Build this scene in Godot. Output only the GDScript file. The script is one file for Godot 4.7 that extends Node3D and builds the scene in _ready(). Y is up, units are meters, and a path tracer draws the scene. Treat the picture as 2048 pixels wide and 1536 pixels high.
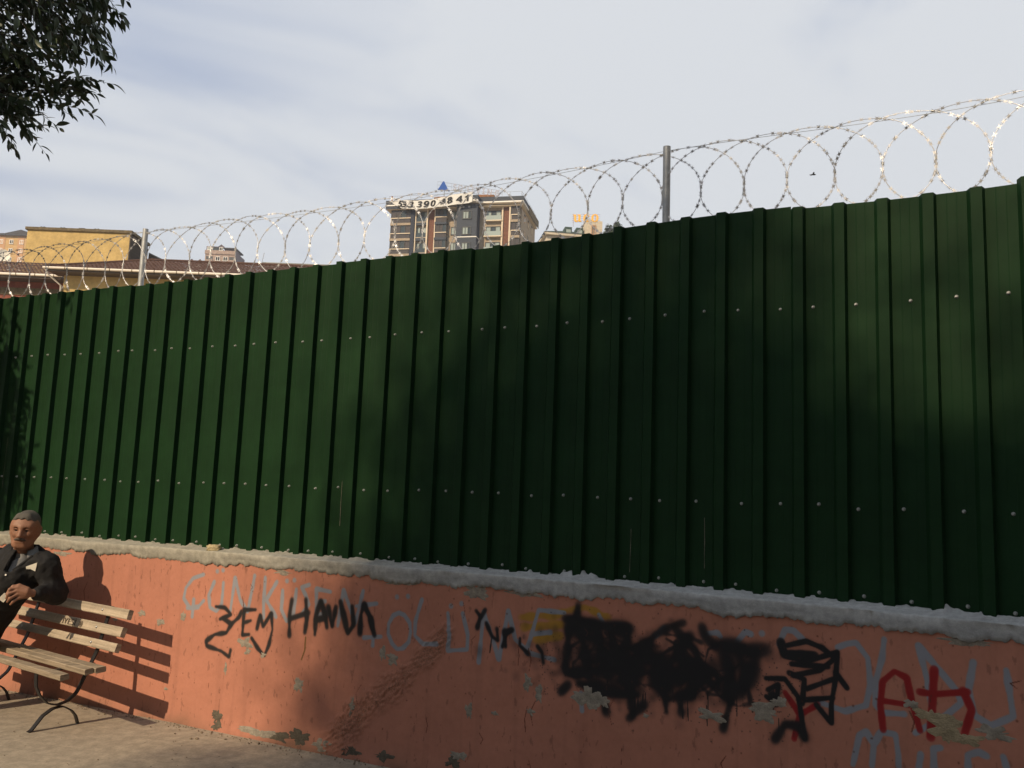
extends Node3D

# ---------------------------------------------------------------- helpers
var names := {}
var rng := RandomNumberGenerator.new()
var noise := FastNoiseLite.new()
var fine := FastNoiseLite.new()
var M := {}
var grain := {}

func numbered(called: String) -> String:
	if not names.has(called):
		names[called] = 0
		return called
	names[called] += 1
	return "%s_%03d" % [called, names[called]]

func tag(o: Node, label: String, category := "", group := "", kind := "") -> Node:
	if label: o.set_meta("label", label)
	if category: o.set_meta("category", category)
	if group: o.set_meta("group", group)
	if kind: o.set_meta("kind", kind)
	return o

func thing(called: String, label: String, category: String, at := Vector3.ZERO, group := "") -> Node3D:
	var o := Node3D.new()
	o.name = numbered(called)
	o.position = at
	add_child(o, true)
	tag(o, label, category, group)
	return o

func mi(called: String, mesh: Mesh, m: Material, parent: Node = null) -> MeshInstance3D:
	var o := MeshInstance3D.new()
	o.mesh = mesh
	o.material_override = m
	if parent == null:
		o.name = numbered(called)
		add_child(o, true)
	else:
		var key := str(parent.get_instance_id()) + called
		names[key] = names.get(key, -1) + 1
		o.name = called if names[key] == 0 else "%s_%03d" % [called, names[key]]
		parent.add_child(o, true)
	return o

func mb() -> SurfaceTool:
	var st := SurfaceTool.new()
	st.begin(Mesh.PRIMITIVE_TRIANGLES)
	return st

func obj(called: String, st: SurfaceTool, m: Material, parent: Node = null, smooth := false) -> MeshInstance3D:
	if not smooth:
		st.deindex()
	st.generate_normals()
	return mi(called, st.commit(), m, parent)

# a quad seen from the side where a, b, c, d run clockwise
func quad(st: SurfaceTool, a: Vector3, b: Vector3, c: Vector3, d: Vector3) -> void:
	st.set_smooth_group(-1)
	st.set_uv(Vector2(0, 0)); st.add_vertex(a)
	st.set_uv(Vector2(1, 0)); st.add_vertex(b)
	st.set_uv(Vector2(1, 1)); st.add_vertex(c)
	st.set_uv(Vector2(0, 0)); st.add_vertex(a)
	st.set_uv(Vector2(1, 1)); st.add_vertex(c)
	st.set_uv(Vector2(0, 1)); st.add_vertex(d)

func tri(st: SurfaceTool, a: Vector3, b: Vector3, c: Vector3) -> void:
	st.set_smooth_group(-1)
	st.add_vertex(a); st.add_vertex(b); st.add_vertex(c)

# a box with chamfered edges along x, y, z axes given by b
func bar(st: SurfaceTool, c: Vector3, size: Vector3, b := Basis.IDENTITY, ch := 0.0) -> void:
	var h := size / 2
	if ch <= 0.0:
		var p := []
		for i in 8:
			p.append(c + b * Vector3(h.x * (1 if i & 1 else -1), h.y * (1 if i & 2 else -1), h.z * (1 if i & 4 else -1)))
		for f in [[4, 6, 7, 5], [1, 3, 2, 0], [5, 7, 3, 1], [0, 2, 6, 4], [6, 2, 3, 7], [0, 4, 5, 1]]:
			quad(st, p[f[0]], p[f[1]], p[f[2]], p[f[3]])
		return
	# chamfered: profile in yz swept along x
	var prof := [Vector2(-h.y + ch, -h.z), Vector2(h.y - ch, -h.z), Vector2(h.y, -h.z + ch), Vector2(h.y, h.z - ch), Vector2(h.y - ch, h.z), Vector2(-h.y + ch, h.z), Vector2(-h.y, h.z - ch), Vector2(-h.y, -h.z + ch)]
	var secs := [[-h.x, 1.0 - ch / maxf(h.y, h.z)], [-h.x + ch, 1.0], [h.x - ch, 1.0], [h.x, 1.0 - ch / maxf(h.y, h.z)]]
	for k in 3:
		for j in 8:
			var q: Vector2 = prof[j]
			var r: Vector2 = prof[(j + 1) % 8]
			var s0: Array = secs[k]
			var s1: Array = secs[k + 1]
			quad(st, c + b * Vector3(s0[0], q.x * s0[1], q.y * s0[1]), c + b * Vector3(s0[0], r.x * s0[1], r.y * s0[1]), c + b * Vector3(s1[0], r.x * s1[1], r.y * s1[1]), c + b * Vector3(s1[0], q.x * s1[1], q.y * s1[1]))
	for e in [0, 3]:
		var s: Array = secs[e]
		for j in range(1, 7):
			var q: Vector2 = prof[j] * s[1]
			var r: Vector2 = prof[j + 1] * s[1]
			var o: Vector2 = prof[0] * s[1]
			var A := c + b * Vector3(s[0], o.x, o.y)
			var B := c + b * Vector3(s[0], q.x, q.y)
			var C := c + b * Vector3(s[0], r.x, r.y)
			if e == 0: tri(st, A, C, B)
			else: tri(st, A, B, C)

func box(called: String, parent: Node, c: Vector3, size: Vector3, m: Material, b := Basis.IDENTITY, ch := 0.0) -> MeshInstance3D:
	var st := mb()
	bar(st, c, size, b, ch)
	return obj(called, st, m, parent)

# a round tube along points; radii may be one number or a list
func tube(st: SurfaceTool, pts: Array, radius: Variant, sides := 6, caps := true) -> void:
	var rings := []
	var up := Vector3(0.13, 0.97, 0.2).normalized()
	for i in pts.size():
		var t: Vector3 = (pts[mini(i + 1, pts.size() - 1)] - pts[maxi(i - 1, 0)]).normalized()
		var x := up.cross(t)
		if x.length() < 0.15: x = Vector3(1, 0, 0.1).cross(t)
		x = x.normalized()
		up = t.cross(x).normalized()
		var r: float = radius[i] if radius is Array else radius
		var ring := []
		for k in sides:
			var a := TAU * k / sides
			ring.append(pts[i] + (x * cos(a) + up * sin(a)) * r)
		rings.append(ring)
	st.set_smooth_group(1)
	for i in pts.size() - 1:
		for k in sides:
			var l := (k + 1) % sides
			for v in [rings[i][k], rings[i + 1][k], rings[i + 1][l], rings[i][k], rings[i + 1][l], rings[i][l]]:
				st.add_vertex(v)
	if caps:
		for k in range(1, sides - 1):
			tri(st, rings[0][0], rings[0][k], rings[0][k + 1])
			tri(st, rings[-1][0], rings[-1][k + 1], rings[-1][k])

# ---------------------------------------------------------------- materials
func texture_of(kind: String) -> Texture2D:
	if grain.has(kind):
		return grain[kind]
	var n := FastNoiseLite.new()
	n.seed = kind.hash() % 1000
	n.noise_type = FastNoiseLite.TYPE_SIMPLEX_SMOOTH
	n.fractal_type = FastNoiseLite.FRACTAL_FBM
	var size := 512
	n.frequency = {"concrete": 0.012, "plaster": 0.02, "wood": 0.02, "metal": 0.01, "cloth": 0.08, "streak": 0.02}.get(kind, 0.02)
	n.fractal_octaves = 6
	n.fractal_gain = 0.6
	var im := n.get_seamless_image(size, size)
	im.convert(Image.FORMAT_RGB8)
	var lo: float = {"concrete": 0.68, "plaster": 0.82, "wood": 0.66, "metal": 0.86, "cloth": 0.7, "streak": 0.72}.get(kind, 0.8)
	var src := im.duplicate()
	for y in size:
		for x in size:
			var v: float
			if kind == "wood" or kind == "streak":
				v = src.get_pixel(x / 16, y).r * 0.55 + src.get_pixel((x * 2) % size, (y * 3) % size).r * 0.15 + src.get_pixel(x / 4, (y * 5) % size).r * 0.3
			else:
				v = src.get_pixel(x, y).r * 0.6 + src.get_pixel((x * 5) % size, (y * 5) % size).r * 0.4
			v = clampf((v - 0.25) * 2.0, 0, 1)
			v = lo + (1.0 - lo) * v
			im.set_pixel(x, y, Color(v, v, v * 0.995))
	grain[kind] = ImageTexture.create_from_image(im)
	return grain[kind]

func mat(called: String, c: Color, rough := 0.9, kind := "", scale := 1.0, bump := 0.0, metallic := 0.0) -> StandardMaterial3D:
	var m := StandardMaterial3D.new()
	m.resource_name = called
	m.albedo_color = c.linear_to_srgb()
	m.roughness = rough
	m.metallic = metallic
	if kind:
		m.albedo_texture = texture_of(kind)
		m.uv1_triplanar = true
		m.uv1_world_triplanar = true
		m.uv1_scale = Vector3.ONE * scale
		if bump > 0.0:
			m.heightmap_enabled = true
			m.heightmap_texture = m.albedo_texture
			m.heightmap_scale = bump
	M[called] = m
	return m

func make_materials() -> void:
	mat("fence_green", Color(0.0095, 0.036, 0.0125), 0.55, "metal", 0.35)
	M.fence_green.metallic_specular = 0.22
	mat("galvanised", Color(0.46, 0.49, 0.52), 0.5, "metal", 3.0, 0.0, 0.35)
	mat("barb", Color(0.42, 0.43, 0.45), 0.5, "", 1.0, 0.0, 0.8)
	mat("razor", Color(0.52, 0.53, 0.55), 0.38, "", 1.0, 0.0, 0.8)
	mat("zinc", Color(0.42, 0.43, 0.42), 0.45, "", 1.0, 0.0, 0.5)
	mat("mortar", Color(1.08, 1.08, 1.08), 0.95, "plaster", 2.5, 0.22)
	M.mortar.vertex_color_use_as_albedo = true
	mat("bare", Color(0.355, 0.315, 0.255), 0.95, "concrete", 4.0, 0.15)
	mat("bare_dark", Color(0.13, 0.11, 0.08), 0.95, "concrete", 4.0, 0.6)
	mat("bare_pale", Color(0.42, 0.34, 0.21), 0.95, "concrete", 4.0, 0.6)
	mat("ground", Color(0.36, 0.31, 0.24), 0.95, "plaster", 0.9, 0.3)
	mat("rubble", Color(0.26, 0.2, 0.14), 0.95, "concrete", 6.0)
	mat("foam", Color(0.6, 0.5, 0.3), 0.95, "concrete", 9.0, 0.8)
	mat("wood", Color(0.55, 0.455, 0.34), 0.8, "wood", 2.2, 0.25)
	mat("wood_seat", Color(0.36, 0.29, 0.21), 0.82, "wood", 2.5, 0.35)
	mat("burnt", Color(0.045, 0.03, 0.02), 0.9)
	mat("iron", Color(0.016, 0.016, 0.018), 0.45, "metal", 4.0)
	mat("bolt", Color(0.5, 0.5, 0.5), 0.35, "", 1.0, 0.0, 0.8)
	mat("skin", Color(0.31, 0.15, 0.09), 0.6, "plaster", 9.0)
	mat("hair", Color(0.125, 0.115, 0.1), 0.75, "cloth", 14.0, 0.4)
	mat("moustache", Color(0.07, 0.055, 0.045), 0.8)
	mat("eye", Color(0.03, 0.02, 0.015), 0.3)
	mat("jacket", Color(0.0048, 0.0048, 0.0062), 0.85, "cloth", 5.0, 0.2)
	mat("trousers", Color(0.0042, 0.0042, 0.0055), 0.9, "cloth", 5.0, 0.2)
	mat("shirt", Color(0.33, 0.335, 0.35), 0.9, "cloth", 6.0)
	mat("paper", Color(0.68, 0.65, 0.56), 0.9)
	mat("shoe", Color(0.01, 0.01, 0.01), 0.5)
	mat("leaf", Color(0.028, 0.05, 0.02), 0.45)
	M.leaf.backlight_enabled = true
	M.leaf.backlight = Color(0.02, 0.03, 0.008)
	M.leaf.cull_mode = BaseMaterial3D.CULL_DISABLED
	mat("bark", Color(0.07, 0.055, 0.045), 0.95, "concrete", 3.0, 0.8)
	mat("yellow_wall", Color(0.6, 0.43, 0.17), 0.9, "metal", 0.15)
	mat("yellow_shade", Color(0.5, 0.36, 0.15), 0.9, "plaster", 0.3)
	mat("red_wall", Color(0.27, 0.085, 0.055), 0.9, "plaster", 0.3)
	mat("roof_tile", Color(0.125, 0.062, 0.042), 0.85, "concrete", 0.6)
	mat("gutter", Color(0.72, 0.66, 0.56), 0.6)
	mat("dark_grey", Color(0.065, 0.062, 0.066), 0.9, "concrete", 0.4)
	mat("brown_metal", Color(0.115, 0.088, 0.066), 0.7, "streak", 0.3)
	mat("coping", Color(0.2, 0.155, 0.085), 0.9, "concrete", 0.5)
	mat("peach_wall", Color(0.58, 0.38, 0.17), 0.9, "metal", 0.1)
	mat("peach_dark", Color(0.5, 0.29, 0.15), 0.9)
	mat("glass", Color(0.05, 0.065, 0.07), 0.08)
	mat("curtain_glass", Color(0.3, 0.36, 0.34), 0.15)
	mat("frame", Color(0.75, 0.74, 0.7), 0.6)
	mat("frame_dark", Color(0.03, 0.034, 0.035), 0.5)
	mat("dish", Color(0.78, 0.74, 0.62), 0.6)
	mat("slate", Color(0.05, 0.062, 0.082), 0.8, "plaster", 0.2)
	mat("navy", Color(0.018, 0.024, 0.042), 0.8)
	mat("beige", Color(0.40, 0.325, 0.235), 0.9, "plaster", 0.2)
	mat("beige_pale", Color(0.62, 0.53, 0.4), 0.9)
	mat("brick", Color(0.25, 0.11, 0.065), 0.9, "concrete", 0.5)
	mat("brick_joint", Color(0.2, 0.09, 0.055), 0.95)
	mat("balcony_glass", Color(0.07, 0.06, 0.052), 0.12)
	mat("white", Color(0.75, 0.73, 0.68), 0.8)
	mat("roof_wood", Color(0.38, 0.17, 0.07), 0.8, "wood", 0.2)
	mat("orange_wood", Color(0.62, 0.3, 0.1), 0.8)
	mat("banner", Color(0.88, 0.88, 0.85), 0.85, "cloth", 0.4)
	mat("black_print", Color(0.012, 0.011, 0.01), 0.9)
	mat("sign_blue", Color(0.03, 0.11, 0.42), 0.6)
	mat("sign_pale", Color(0.5, 0.52, 0.6), 0.6)
	mat("rail", Color(0.3, 0.31, 0.33), 0.5)
	mat("green_roof", Color(0.045, 0.085, 0.062), 0.85, "concrete", 0.3)
	mat("cream", Color(0.68, 0.6, 0.46), 0.9, "plaster", 0.2)
	mat("amber", Color(0.75, 0.4, 0.04), 0.6)
	mat("pink_grey", Color(0.41, 0.31, 0.26), 0.9, "plaster", 0.1)
	mat("violet_grey", Color(0.14, 0.12, 0.14), 0.9)
	mat("grey_metal", Color(0.33, 0.35, 0.34), 0.7, "streak", 0.3)
	mat("street_wall", Color(0.3, 0.26, 0.22), 0.9, "plaster", 0.2)
	mat("bird", Color(0.03, 0.03, 0.03), 0.9)
	for k in ["leaf_far"]:
		mat(k, Color(0.03, 0.05, 0.025), 0.8)

# ---------------------------------------------------------------- the line of wall and fence
const DS := 0.01
const S_MIN := -6.0
const S_MAX := 11.0
var path_p := PackedVector2Array()   # x and depth (away from the street)
var path_n := PackedVector2Array()   # towards the street

func heading(s: float) -> float:
	return deg_to_rad(-26.57 - 11.8 * pow(clampf((s / 0.2 - 16.0) / 19.0, 0.0, 1.25), 1.5))

func make_path() -> void:
	var p := Vector2(-4.19, 7.287)
	var back := []
	var a0 := heading(0)
	var s := S_MIN
	p += Vector2(cos(a0), sin(a0)) * S_MIN
	while s <= S_MAX:
		var a := heading(s + DS / 2)
		path_p.append(p)
		path_n.append(Vector2(sin(heading(s)), -cos(heading(s))))
		p += Vector2(cos(a), sin(a)) * DS
		s += DS

func along(s: float, off: float, h: float) -> Vector3:
	var f := (s - S_MIN) / DS
	var i := clampi(int(f), 0, path_p.size() - 2)
	var t := f - i
	var p := path_p[i].lerp(path_p[i + 1], t) + path_n[i].lerp(path_n[i + 1], t) * off
	return Vector3(p.x, h, -p.y)

func normal_at(s: float) -> Vector3:
	var i := clampi(int((s - S_MIN) / DS), 0, path_n.size() - 1)
	return Vector3(path_n[i].x, 0, -path_n[i].y)

func tangent_at(s: float) -> Vector3:
	var a := heading(s)
	return Vector3(cos(a), 0, -sin(a))

# depth-first coordinates of the photograph's calibration: x right, h up, z away
func w(x: float, h: float, z: float) -> Vector3:
	return Vector3(x, h, -z)

func _ready() -> void:
	rng.seed = 7
	noise.seed = 3
	noise.frequency = 1.0
	noise.fractal_octaves = 4
	fine.seed = 11
	fine.frequency = 6.0
	fine.fractal_octaves = 4
	make_camera()
	make_sky()
	make_materials()
	make_path()
	build_ground()
	build_fence()
	build_wall()
	build_razor_wire()
	build_far()
	build_trees()
	build_street_blockers()
	build_bench()
	build_person()
	build_small()

func make_camera() -> void:
	var cam := Camera3D.new()
	cam.name = "camera"
	cam.fov = 47.15
	cam.near = 0.05
	cam.far = 900.0
	cam.transform = Transform3D(Basis(Vector3(0.99925, 0.03833, 0.00509), Vector3(-0.03866, 0.99054, 0.13164), Vector3(0.0, -0.13174, 0.99128)).orthonormalized(), Vector3(0, 1.55, 0))
	add_child(cam)
	cam.current = true

func make_sky() -> void:
	var sun := DirectionalLight3D.new()
	sun.name = "sun"
	sun.light_energy = 1.5
	sun.light_color = Color(1.0, 0.9, 0.76)
	sun.light_angular_distance = 0.65
	sun.shadow_enabled = true
	add_child(sun)
	sun.look_at_from_position(Vector3.ZERO, Vector3(0.54, -0.53, -0.65), Vector3.UP)
	var wide := 1536
	var high := 768
	var im := Image.create(wide, high, false, Image.FORMAT_RGBF)
	var n := FastNoiseLite.new()
	n.seed = 77
	n.noise_type = FastNoiseLite.TYPE_SIMPLEX_SMOOTH
	n.frequency = 0.9
	n.fractal_octaves = 7
	n.fractal_gain = 0.56
	var n2 := FastNoiseLite.new()
	n2.seed = 29
	n2.frequency = 0.28
	n2.fractal_octaves = 3
	var blue := Vector3(0.375, 0.45, 0.62)
	var white := Vector3(0.71, 0.74, 0.785)
	var low := Vector3(0.67, 0.705, 0.735)
	for y in high:
		var el := PI / 2 - (y + 0.5) / high * PI
		var sy := sin(el)
		for x in wide:
			if sy < -0.02:
				im.set_pixel(x, y, Color(0.2, 0.17, 0.14))
				continue
			var az := ((x + 0.5) / wide - 0.5) * TAU
			var d := Vector3(sin(az) * cos(el), sy, -cos(az) * cos(el))
			var q := Vector2(d.x, d.z) / (maxf(sy, 0.0) + 0.22)
			# streaks running from upper left to lower right
			var r := Vector2(q.x * 0.80 - q.y * 0.6, (q.y * 0.80 + q.x * 0.6) * 2.3)
			var warp := n2.get_noise_2d(q.x * 2.0, q.y * 2.0) * 0.9
			var v := n.get_noise_2d(r.x + warp + 3.1, r.y + warp * 0.7) * 0.8 + n2.get_noise_2d(q.x * 1.3 + 9.0, q.y * 1.3) * 0.7
			var cover := smoothstep(-0.66, 0.32, v + 0.27 - 0.36 * d.x)
			var c := blue.lerp(white, cover)
			c = c.lerp(low, 0.8 * exp(-maxf(sy, 0.0) * 5.5))
			im.set_pixel(x, y, Color(c.x, c.y, c.z))
	var m := PanoramaSkyMaterial.new()
	m.panorama = ImageTexture.create_from_image(im)
	var sky := Sky.new()
	sky.sky_material = m
	var e := Environment.new()
	e.background_mode = Environment.BG_SKY
	e.sky = sky
	e.tonemap_mode = Environment.TONE_MAPPER_LINEAR
	e.tonemap_exposure = 1.0
	e.background_energy_multiplier = 1.0
	e.sdfgi_enabled = true
	e.ssao_enabled = true
	e.ssil_enabled = true
	e.fog_enabled = true
	e.fog_density = 0.0005
	e.fog_light_color = Color(0.85, 0.88, 0.93)
	var we := WorldEnvironment.new()
	we.name = "environment"
	we.environment = e
	add_child(we)

# ---------------------------------------------------------------- ground and hill
func land(x: float, z: float) -> float:
	var h := 0.0
	if z > 12.0:
		h = 0.165 * (z - 12.0)
		if z > 185.0: h = 0.165 * 173.0 + 0.05 * (z - 185.0)
	return h

func build_ground() -> void:
	var zs := [-300.0, -120.0, -60.0, -30.0, -14.0, -6.0]
	var z := -2.0
	while z < 8.6:
		zs.append(z); z += 0.08
	zs += [9.0, 12.0, 16.0, 24.0, 36.0, 60.0, 90.0, 140.0, 185.0, 300.0, 600.0]
	var xs := [-500.0, -250.0, -120.0, -60.0, -30.0, -15.0, -9.0]
	var x := -6.0
	while x < 3.0:
		xs.append(x); x += 0.08
	xs += [4.0, 8.0, 15.0, 30.0, 60.0, 120.0, 250.0, 500.0]
	var st := mb()
	st.set_smooth_group(1)
	var g := []
	for b in zs:
		var row := []
		for a in xs:
			var h := land(a, b)
			if b > -2.0 and b < 8.6 and a > -6.0 and a < 3.0:
				h += noise.get_noise_2d(a * 0.7, b * 0.7) * 0.008 + fine.get_noise_2d(a, b) * 0.0012 - 0.003
			row.append(w(a, h, b))
		g.append(row)
	for j in zs.size() - 1:
		for i in xs.size() - 1:
			for v in [g[j][i], g[j + 1][i], g[j + 1][i + 1], g[j][i], g[j + 1][i + 1], g[j][i + 1]]:
				st.add_vertex(v)
	st.index()
	var o := obj("ground", st, M.ground, null, true)
	tag(o, "worn dusty beige concrete pavement in front of the wall", "ground", "", "structure")

# ---------------------------------------------------------------- corrugated fence
const FENCE_TOP := 3.09
const FENCE_LOW := 1.145

# the top of the fence and its coil dip towards the right end
func drop(s: float) -> float:
	return 0.085 * smoothstep(5.7, 7.6, s)

func build_fence() -> void:
	var f := thing("metal_fence", "tall dark green corrugated sheet metal fence standing on the orange wall", "fence", along(3.5, 0, FENCE_LOW))
	# one rib every 0.2 m: right flank centred on s = 0.2 i
	var one := [[-0.073, 0.0], [-0.050, 0.036], [-0.003, 0.036], [0.002, 0.0], [0.042, 0.0], [0.047, 0.0009], [0.052, 0.0], [0.083, 0.0], [0.088, 0.0009], [0.093, 0.0]]
	for panel in range(-4, 10):
		var st := mb()
		var top: float = FENCE_TOP + [0.004, -0.006, 0.002, 0.008, -0.004, 0.003, -0.012, 0.006][posmod(panel, 8)] + (0.008 if panel >= 5 else 0.0)
		var lift := 0.0012 * (panel % 2)
		var pts := []
		for i in 5:
			for p in one:
				pts.append([panel * 1.0 + 0.2 * i + p[0] + 0.4, p[1] + lift])
		pts.append([panel * 1.0 + 1.0 - 0.071 + 0.4, 0.0015 + lift])
		for k in pts.size() - 1:
			# thin sheet, slightly buckled between its screws
			for row in 7:
				var a0: float = pts[k][0]
				var a1: float = pts[k + 1][0]
				var o0: float = pts[k][1]
				var o1: float = pts[k + 1][1]
				var h0 := lerpf(FENCE_LOW, top, row / 7.0)
				var h1 := lerpf(FENCE_LOW, top, (row + 1) / 7.0)
				var c := []
				for e in [[a0, o0, h1, drop(a0)], [a1, o1, h1, drop(a1)], [a1, o1, h0, drop(a1)], [a0, o0, h0, drop(a0)]]:
					var buckle: float = 0.0028 * noise.get_noise_2d(e[0] * 2.6, e[2] * 1.1 + panel * 5.0)
					c.append(along(e[0], e[1] + buckle, e[2] - e[3] * (e[2] - FENCE_LOW) / 1.94))
				quad(st, c[0], c[1], c[2], c[3])
				var back := normal_at(a0) * -0.0012
				quad(st, c[1] + back, c[0] + back, c[3] + back, c[2] + back)
				if row == 6: quad(st, c[0] + back, c[1] + back, c[1], c[0])
		var o := obj("metal_sheet", st, M.fence_green, f)
		o.position = -f.position
	# screws with washers, three rows, one in each valley
	var washer := CylinderMesh.new()
	washer.top_radius = 0.006
	washer.bottom_radius = 0.0092
	washer.height = 0.006
	washer.radial_segments = 10
	washer.rings = 1
	var head := CylinderMesh.new()
	head.top_radius = 0.0045
	head.bottom_radius = 0.0055
	head.height = 0.006
	head.radial_segments = 6
	head.rings = 1
	var joint := SurfaceTool.new()
	joint.append_from(washer, 0, Transform3D.IDENTITY)
	joint.append_from(head, 0, Transform3D(Basis.IDENTITY, Vector3(0, 0.005, 0)))
	var screw_mesh := joint.commit()
	for row in [[2.575, 0.055], [1.59, 0.055], [1.178, 0.055]]:
		for i in range(-6, 45):
			var s: float = 0.2 * i + 0.055 + rng.randf_range(-0.022, 0.03)
			var o := mi("screw", screw_mesh, M.zinc, f)
			var n := normal_at(s)
			o.transform = Transform3D(Basis(tangent_at(s), n, tangent_at(s).cross(n)), along(s, 0.003, row[0] - drop(s) * (row[0] - FENCE_LOW) / 1.94 + rng.randf_range(-0.008, 0.008)) - f.position)
	# galvanised posts behind the sheets
	for s in [1.392, 5.632, 9.6, -3.0]:
		var st := mb()
		var pts := [along(s, -0.06, 0.9), along(s - 0.012, -0.06, 3.56)]
		tube(st, pts, 0.0215, 14)
		var o := obj("post", st, M.galvanised, f)
		o.position = -f.position
		tag(o, "round galvanised steel post")
	# thin runs of mortar splashed on the sheets
	var rd := RandomNumberGenerator.new()
	rd.seed = 91
	for q in [[0.1, 1.5, 1.9], [3.42, 1.35, 1.62], [5.55, 1.2, 1.42], [5.98, 1.25, 1.5]]:
		var st := mb()
		var h: float = q[1]
		var x: float = floor(q[0] / 0.2) * 0.2 + rd.randf_range(0.05, 0.1)
		var wide := 0.0012
		while h < q[2]:
			var long := rd.randf_range(0.02, 0.06)
			var nw := rd.randf_range(0.0003, 0.0011)
			var nx := x + rd.randf_range(-0.0015, 0.0015)
			quad(st, along(nx - nw, 0.0055, h + long), along(nx + nw, 0.0055, h + long), along(x + wide, 0.0055, h), along(x - wide, 0.0055, h))
			x = nx
			wide = nw
			h += long
		var o := obj("mortar_run", st, M.bare, f)
		o.position = -f.position
	# rails that the sheets are screwed to
	for h in [2.575, 1.59]:
		var st := mb()
		var s := -4.0
		while s < 9.5:
			var a := along(s, -0.022, h)
			var b := along(s + 0.5, -0.022, h)
			bar(st, (a + b) / 2, Vector3((b - a).length(), 0.04, 0.03), Basis(tangent_at(s + 0.25), Vector3.UP, tangent_at(s + 0.25).cross(Vector3.UP)))
			s += 0.5
		var o := obj("rail", st, M.galvanised, f)
		o.position = -f.position

# ---------------------------------------------------------------- graffiti wall
const FACE := 0.12
const TEX_S := -0.2
const TEX_W := 8.0
const TEX_H := 1.25

func in_band(s: float, h: float) -> float:
	# the strip of rough render that runs diagonally down the wall
	var a := Vector2(4.44, 0.80)
	var b := Vector2(3.62, 0.06)
	var p := Vector2(s, h)
	var t := clampf((p - a).dot(b - a) / (b - a).length_squared(), 0, 1)
	var d := p.distance_to(a.lerp(b, t)) + noise.get_noise_2d(s * 3.0, h * 3.0) * 0.07
	var wide := lerpf(0.05, 0.13, sqrt(t))
	return clampf(1.0 - d / wide, 0, 1)

func face_off(s: float, h: float) -> float:
	var o := FACE + noise.get_noise_2d(s * 0.8, h * 0.8) * 0.010 + fine.get_noise_2d(s * 1.6, h * 1.6) * 0.0018
	var b := in_band(s, h)
	if b > 0.0:
		o += smoothstep(0.0, 0.6, b) * (0.003 + 0.016 * maxf(0.0, fine.get_noise_2d(s * 7.0, h * 7.0) + 0.05) + 0.010 * fine.get_noise_2d(s * 17.0, h * 17.0))
	# the foot of the wall bellies out
	o += 0.02 * exp(-h * 14.0)
	return o

func dab(im: Image, s: float, h: float, r: float, c: Color, soft: float, strength: float) -> void:
	var k := im.get_width() / TEX_W
	var cx := (s - TEX_S) * k
	var cy := (TEX_H - h) * k
	var rp := r * k
	for y in range(maxi(0, int(cy - rp - 1)), mini(im.get_height(), int(cy + rp + 2))):
		for x in range(maxi(0, int(cx - rp - 1)), mini(im.get_width(), int(cx + rp + 2))):
			var d := Vector2(x - cx, y - cy).length() / rp
			if d >= 1.0: continue
			var a := strength * (1.0 - smoothstep(1.0 - soft, 1.0, d))
			im.set_pixel(x, y, im.get_pixel(x, y).lerp(c, a))

func stroke(im: Image, st: Array, c: Color, soft: float, strength: float, wobble := 0.0, thick := 1.0) -> void:
	var r: float = st[0] * 0.001 * thick
	var pts := []
	for i in range(1, st.size(), 2):
		pts.append(Vector2(st[i], st[i + 1]))
	var curve := Curve2D.new()
	for i in pts.size():
		var t: Vector2 = (pts[mini(i + 1, pts.size() - 1)] - pts[maxi(i - 1, 0)]) / 6.0
		curve.add_point(pts[i], -t, t)
	var long := curve.get_baked_length()
	if long < 0.012:
		dab(im, pts[0].x, pts[0].y, r * 1.25, c, soft, strength)
		return
	var d := 0.0
	while d <= long:
		var p := curve.sample_baked(d)
		var rr := r * (1.0 + wobble * noise.get_noise_2d(p.x * 8.0, p.y * 8.0))
		dab(im, p.x, p.y, rr, c, soft, strength * (1.0 + 0.5 * wobble * noise.get_noise_2d(p.x * 14.0 + 5.0, p.y * 14.0)))
		d += r * 0.33

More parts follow.
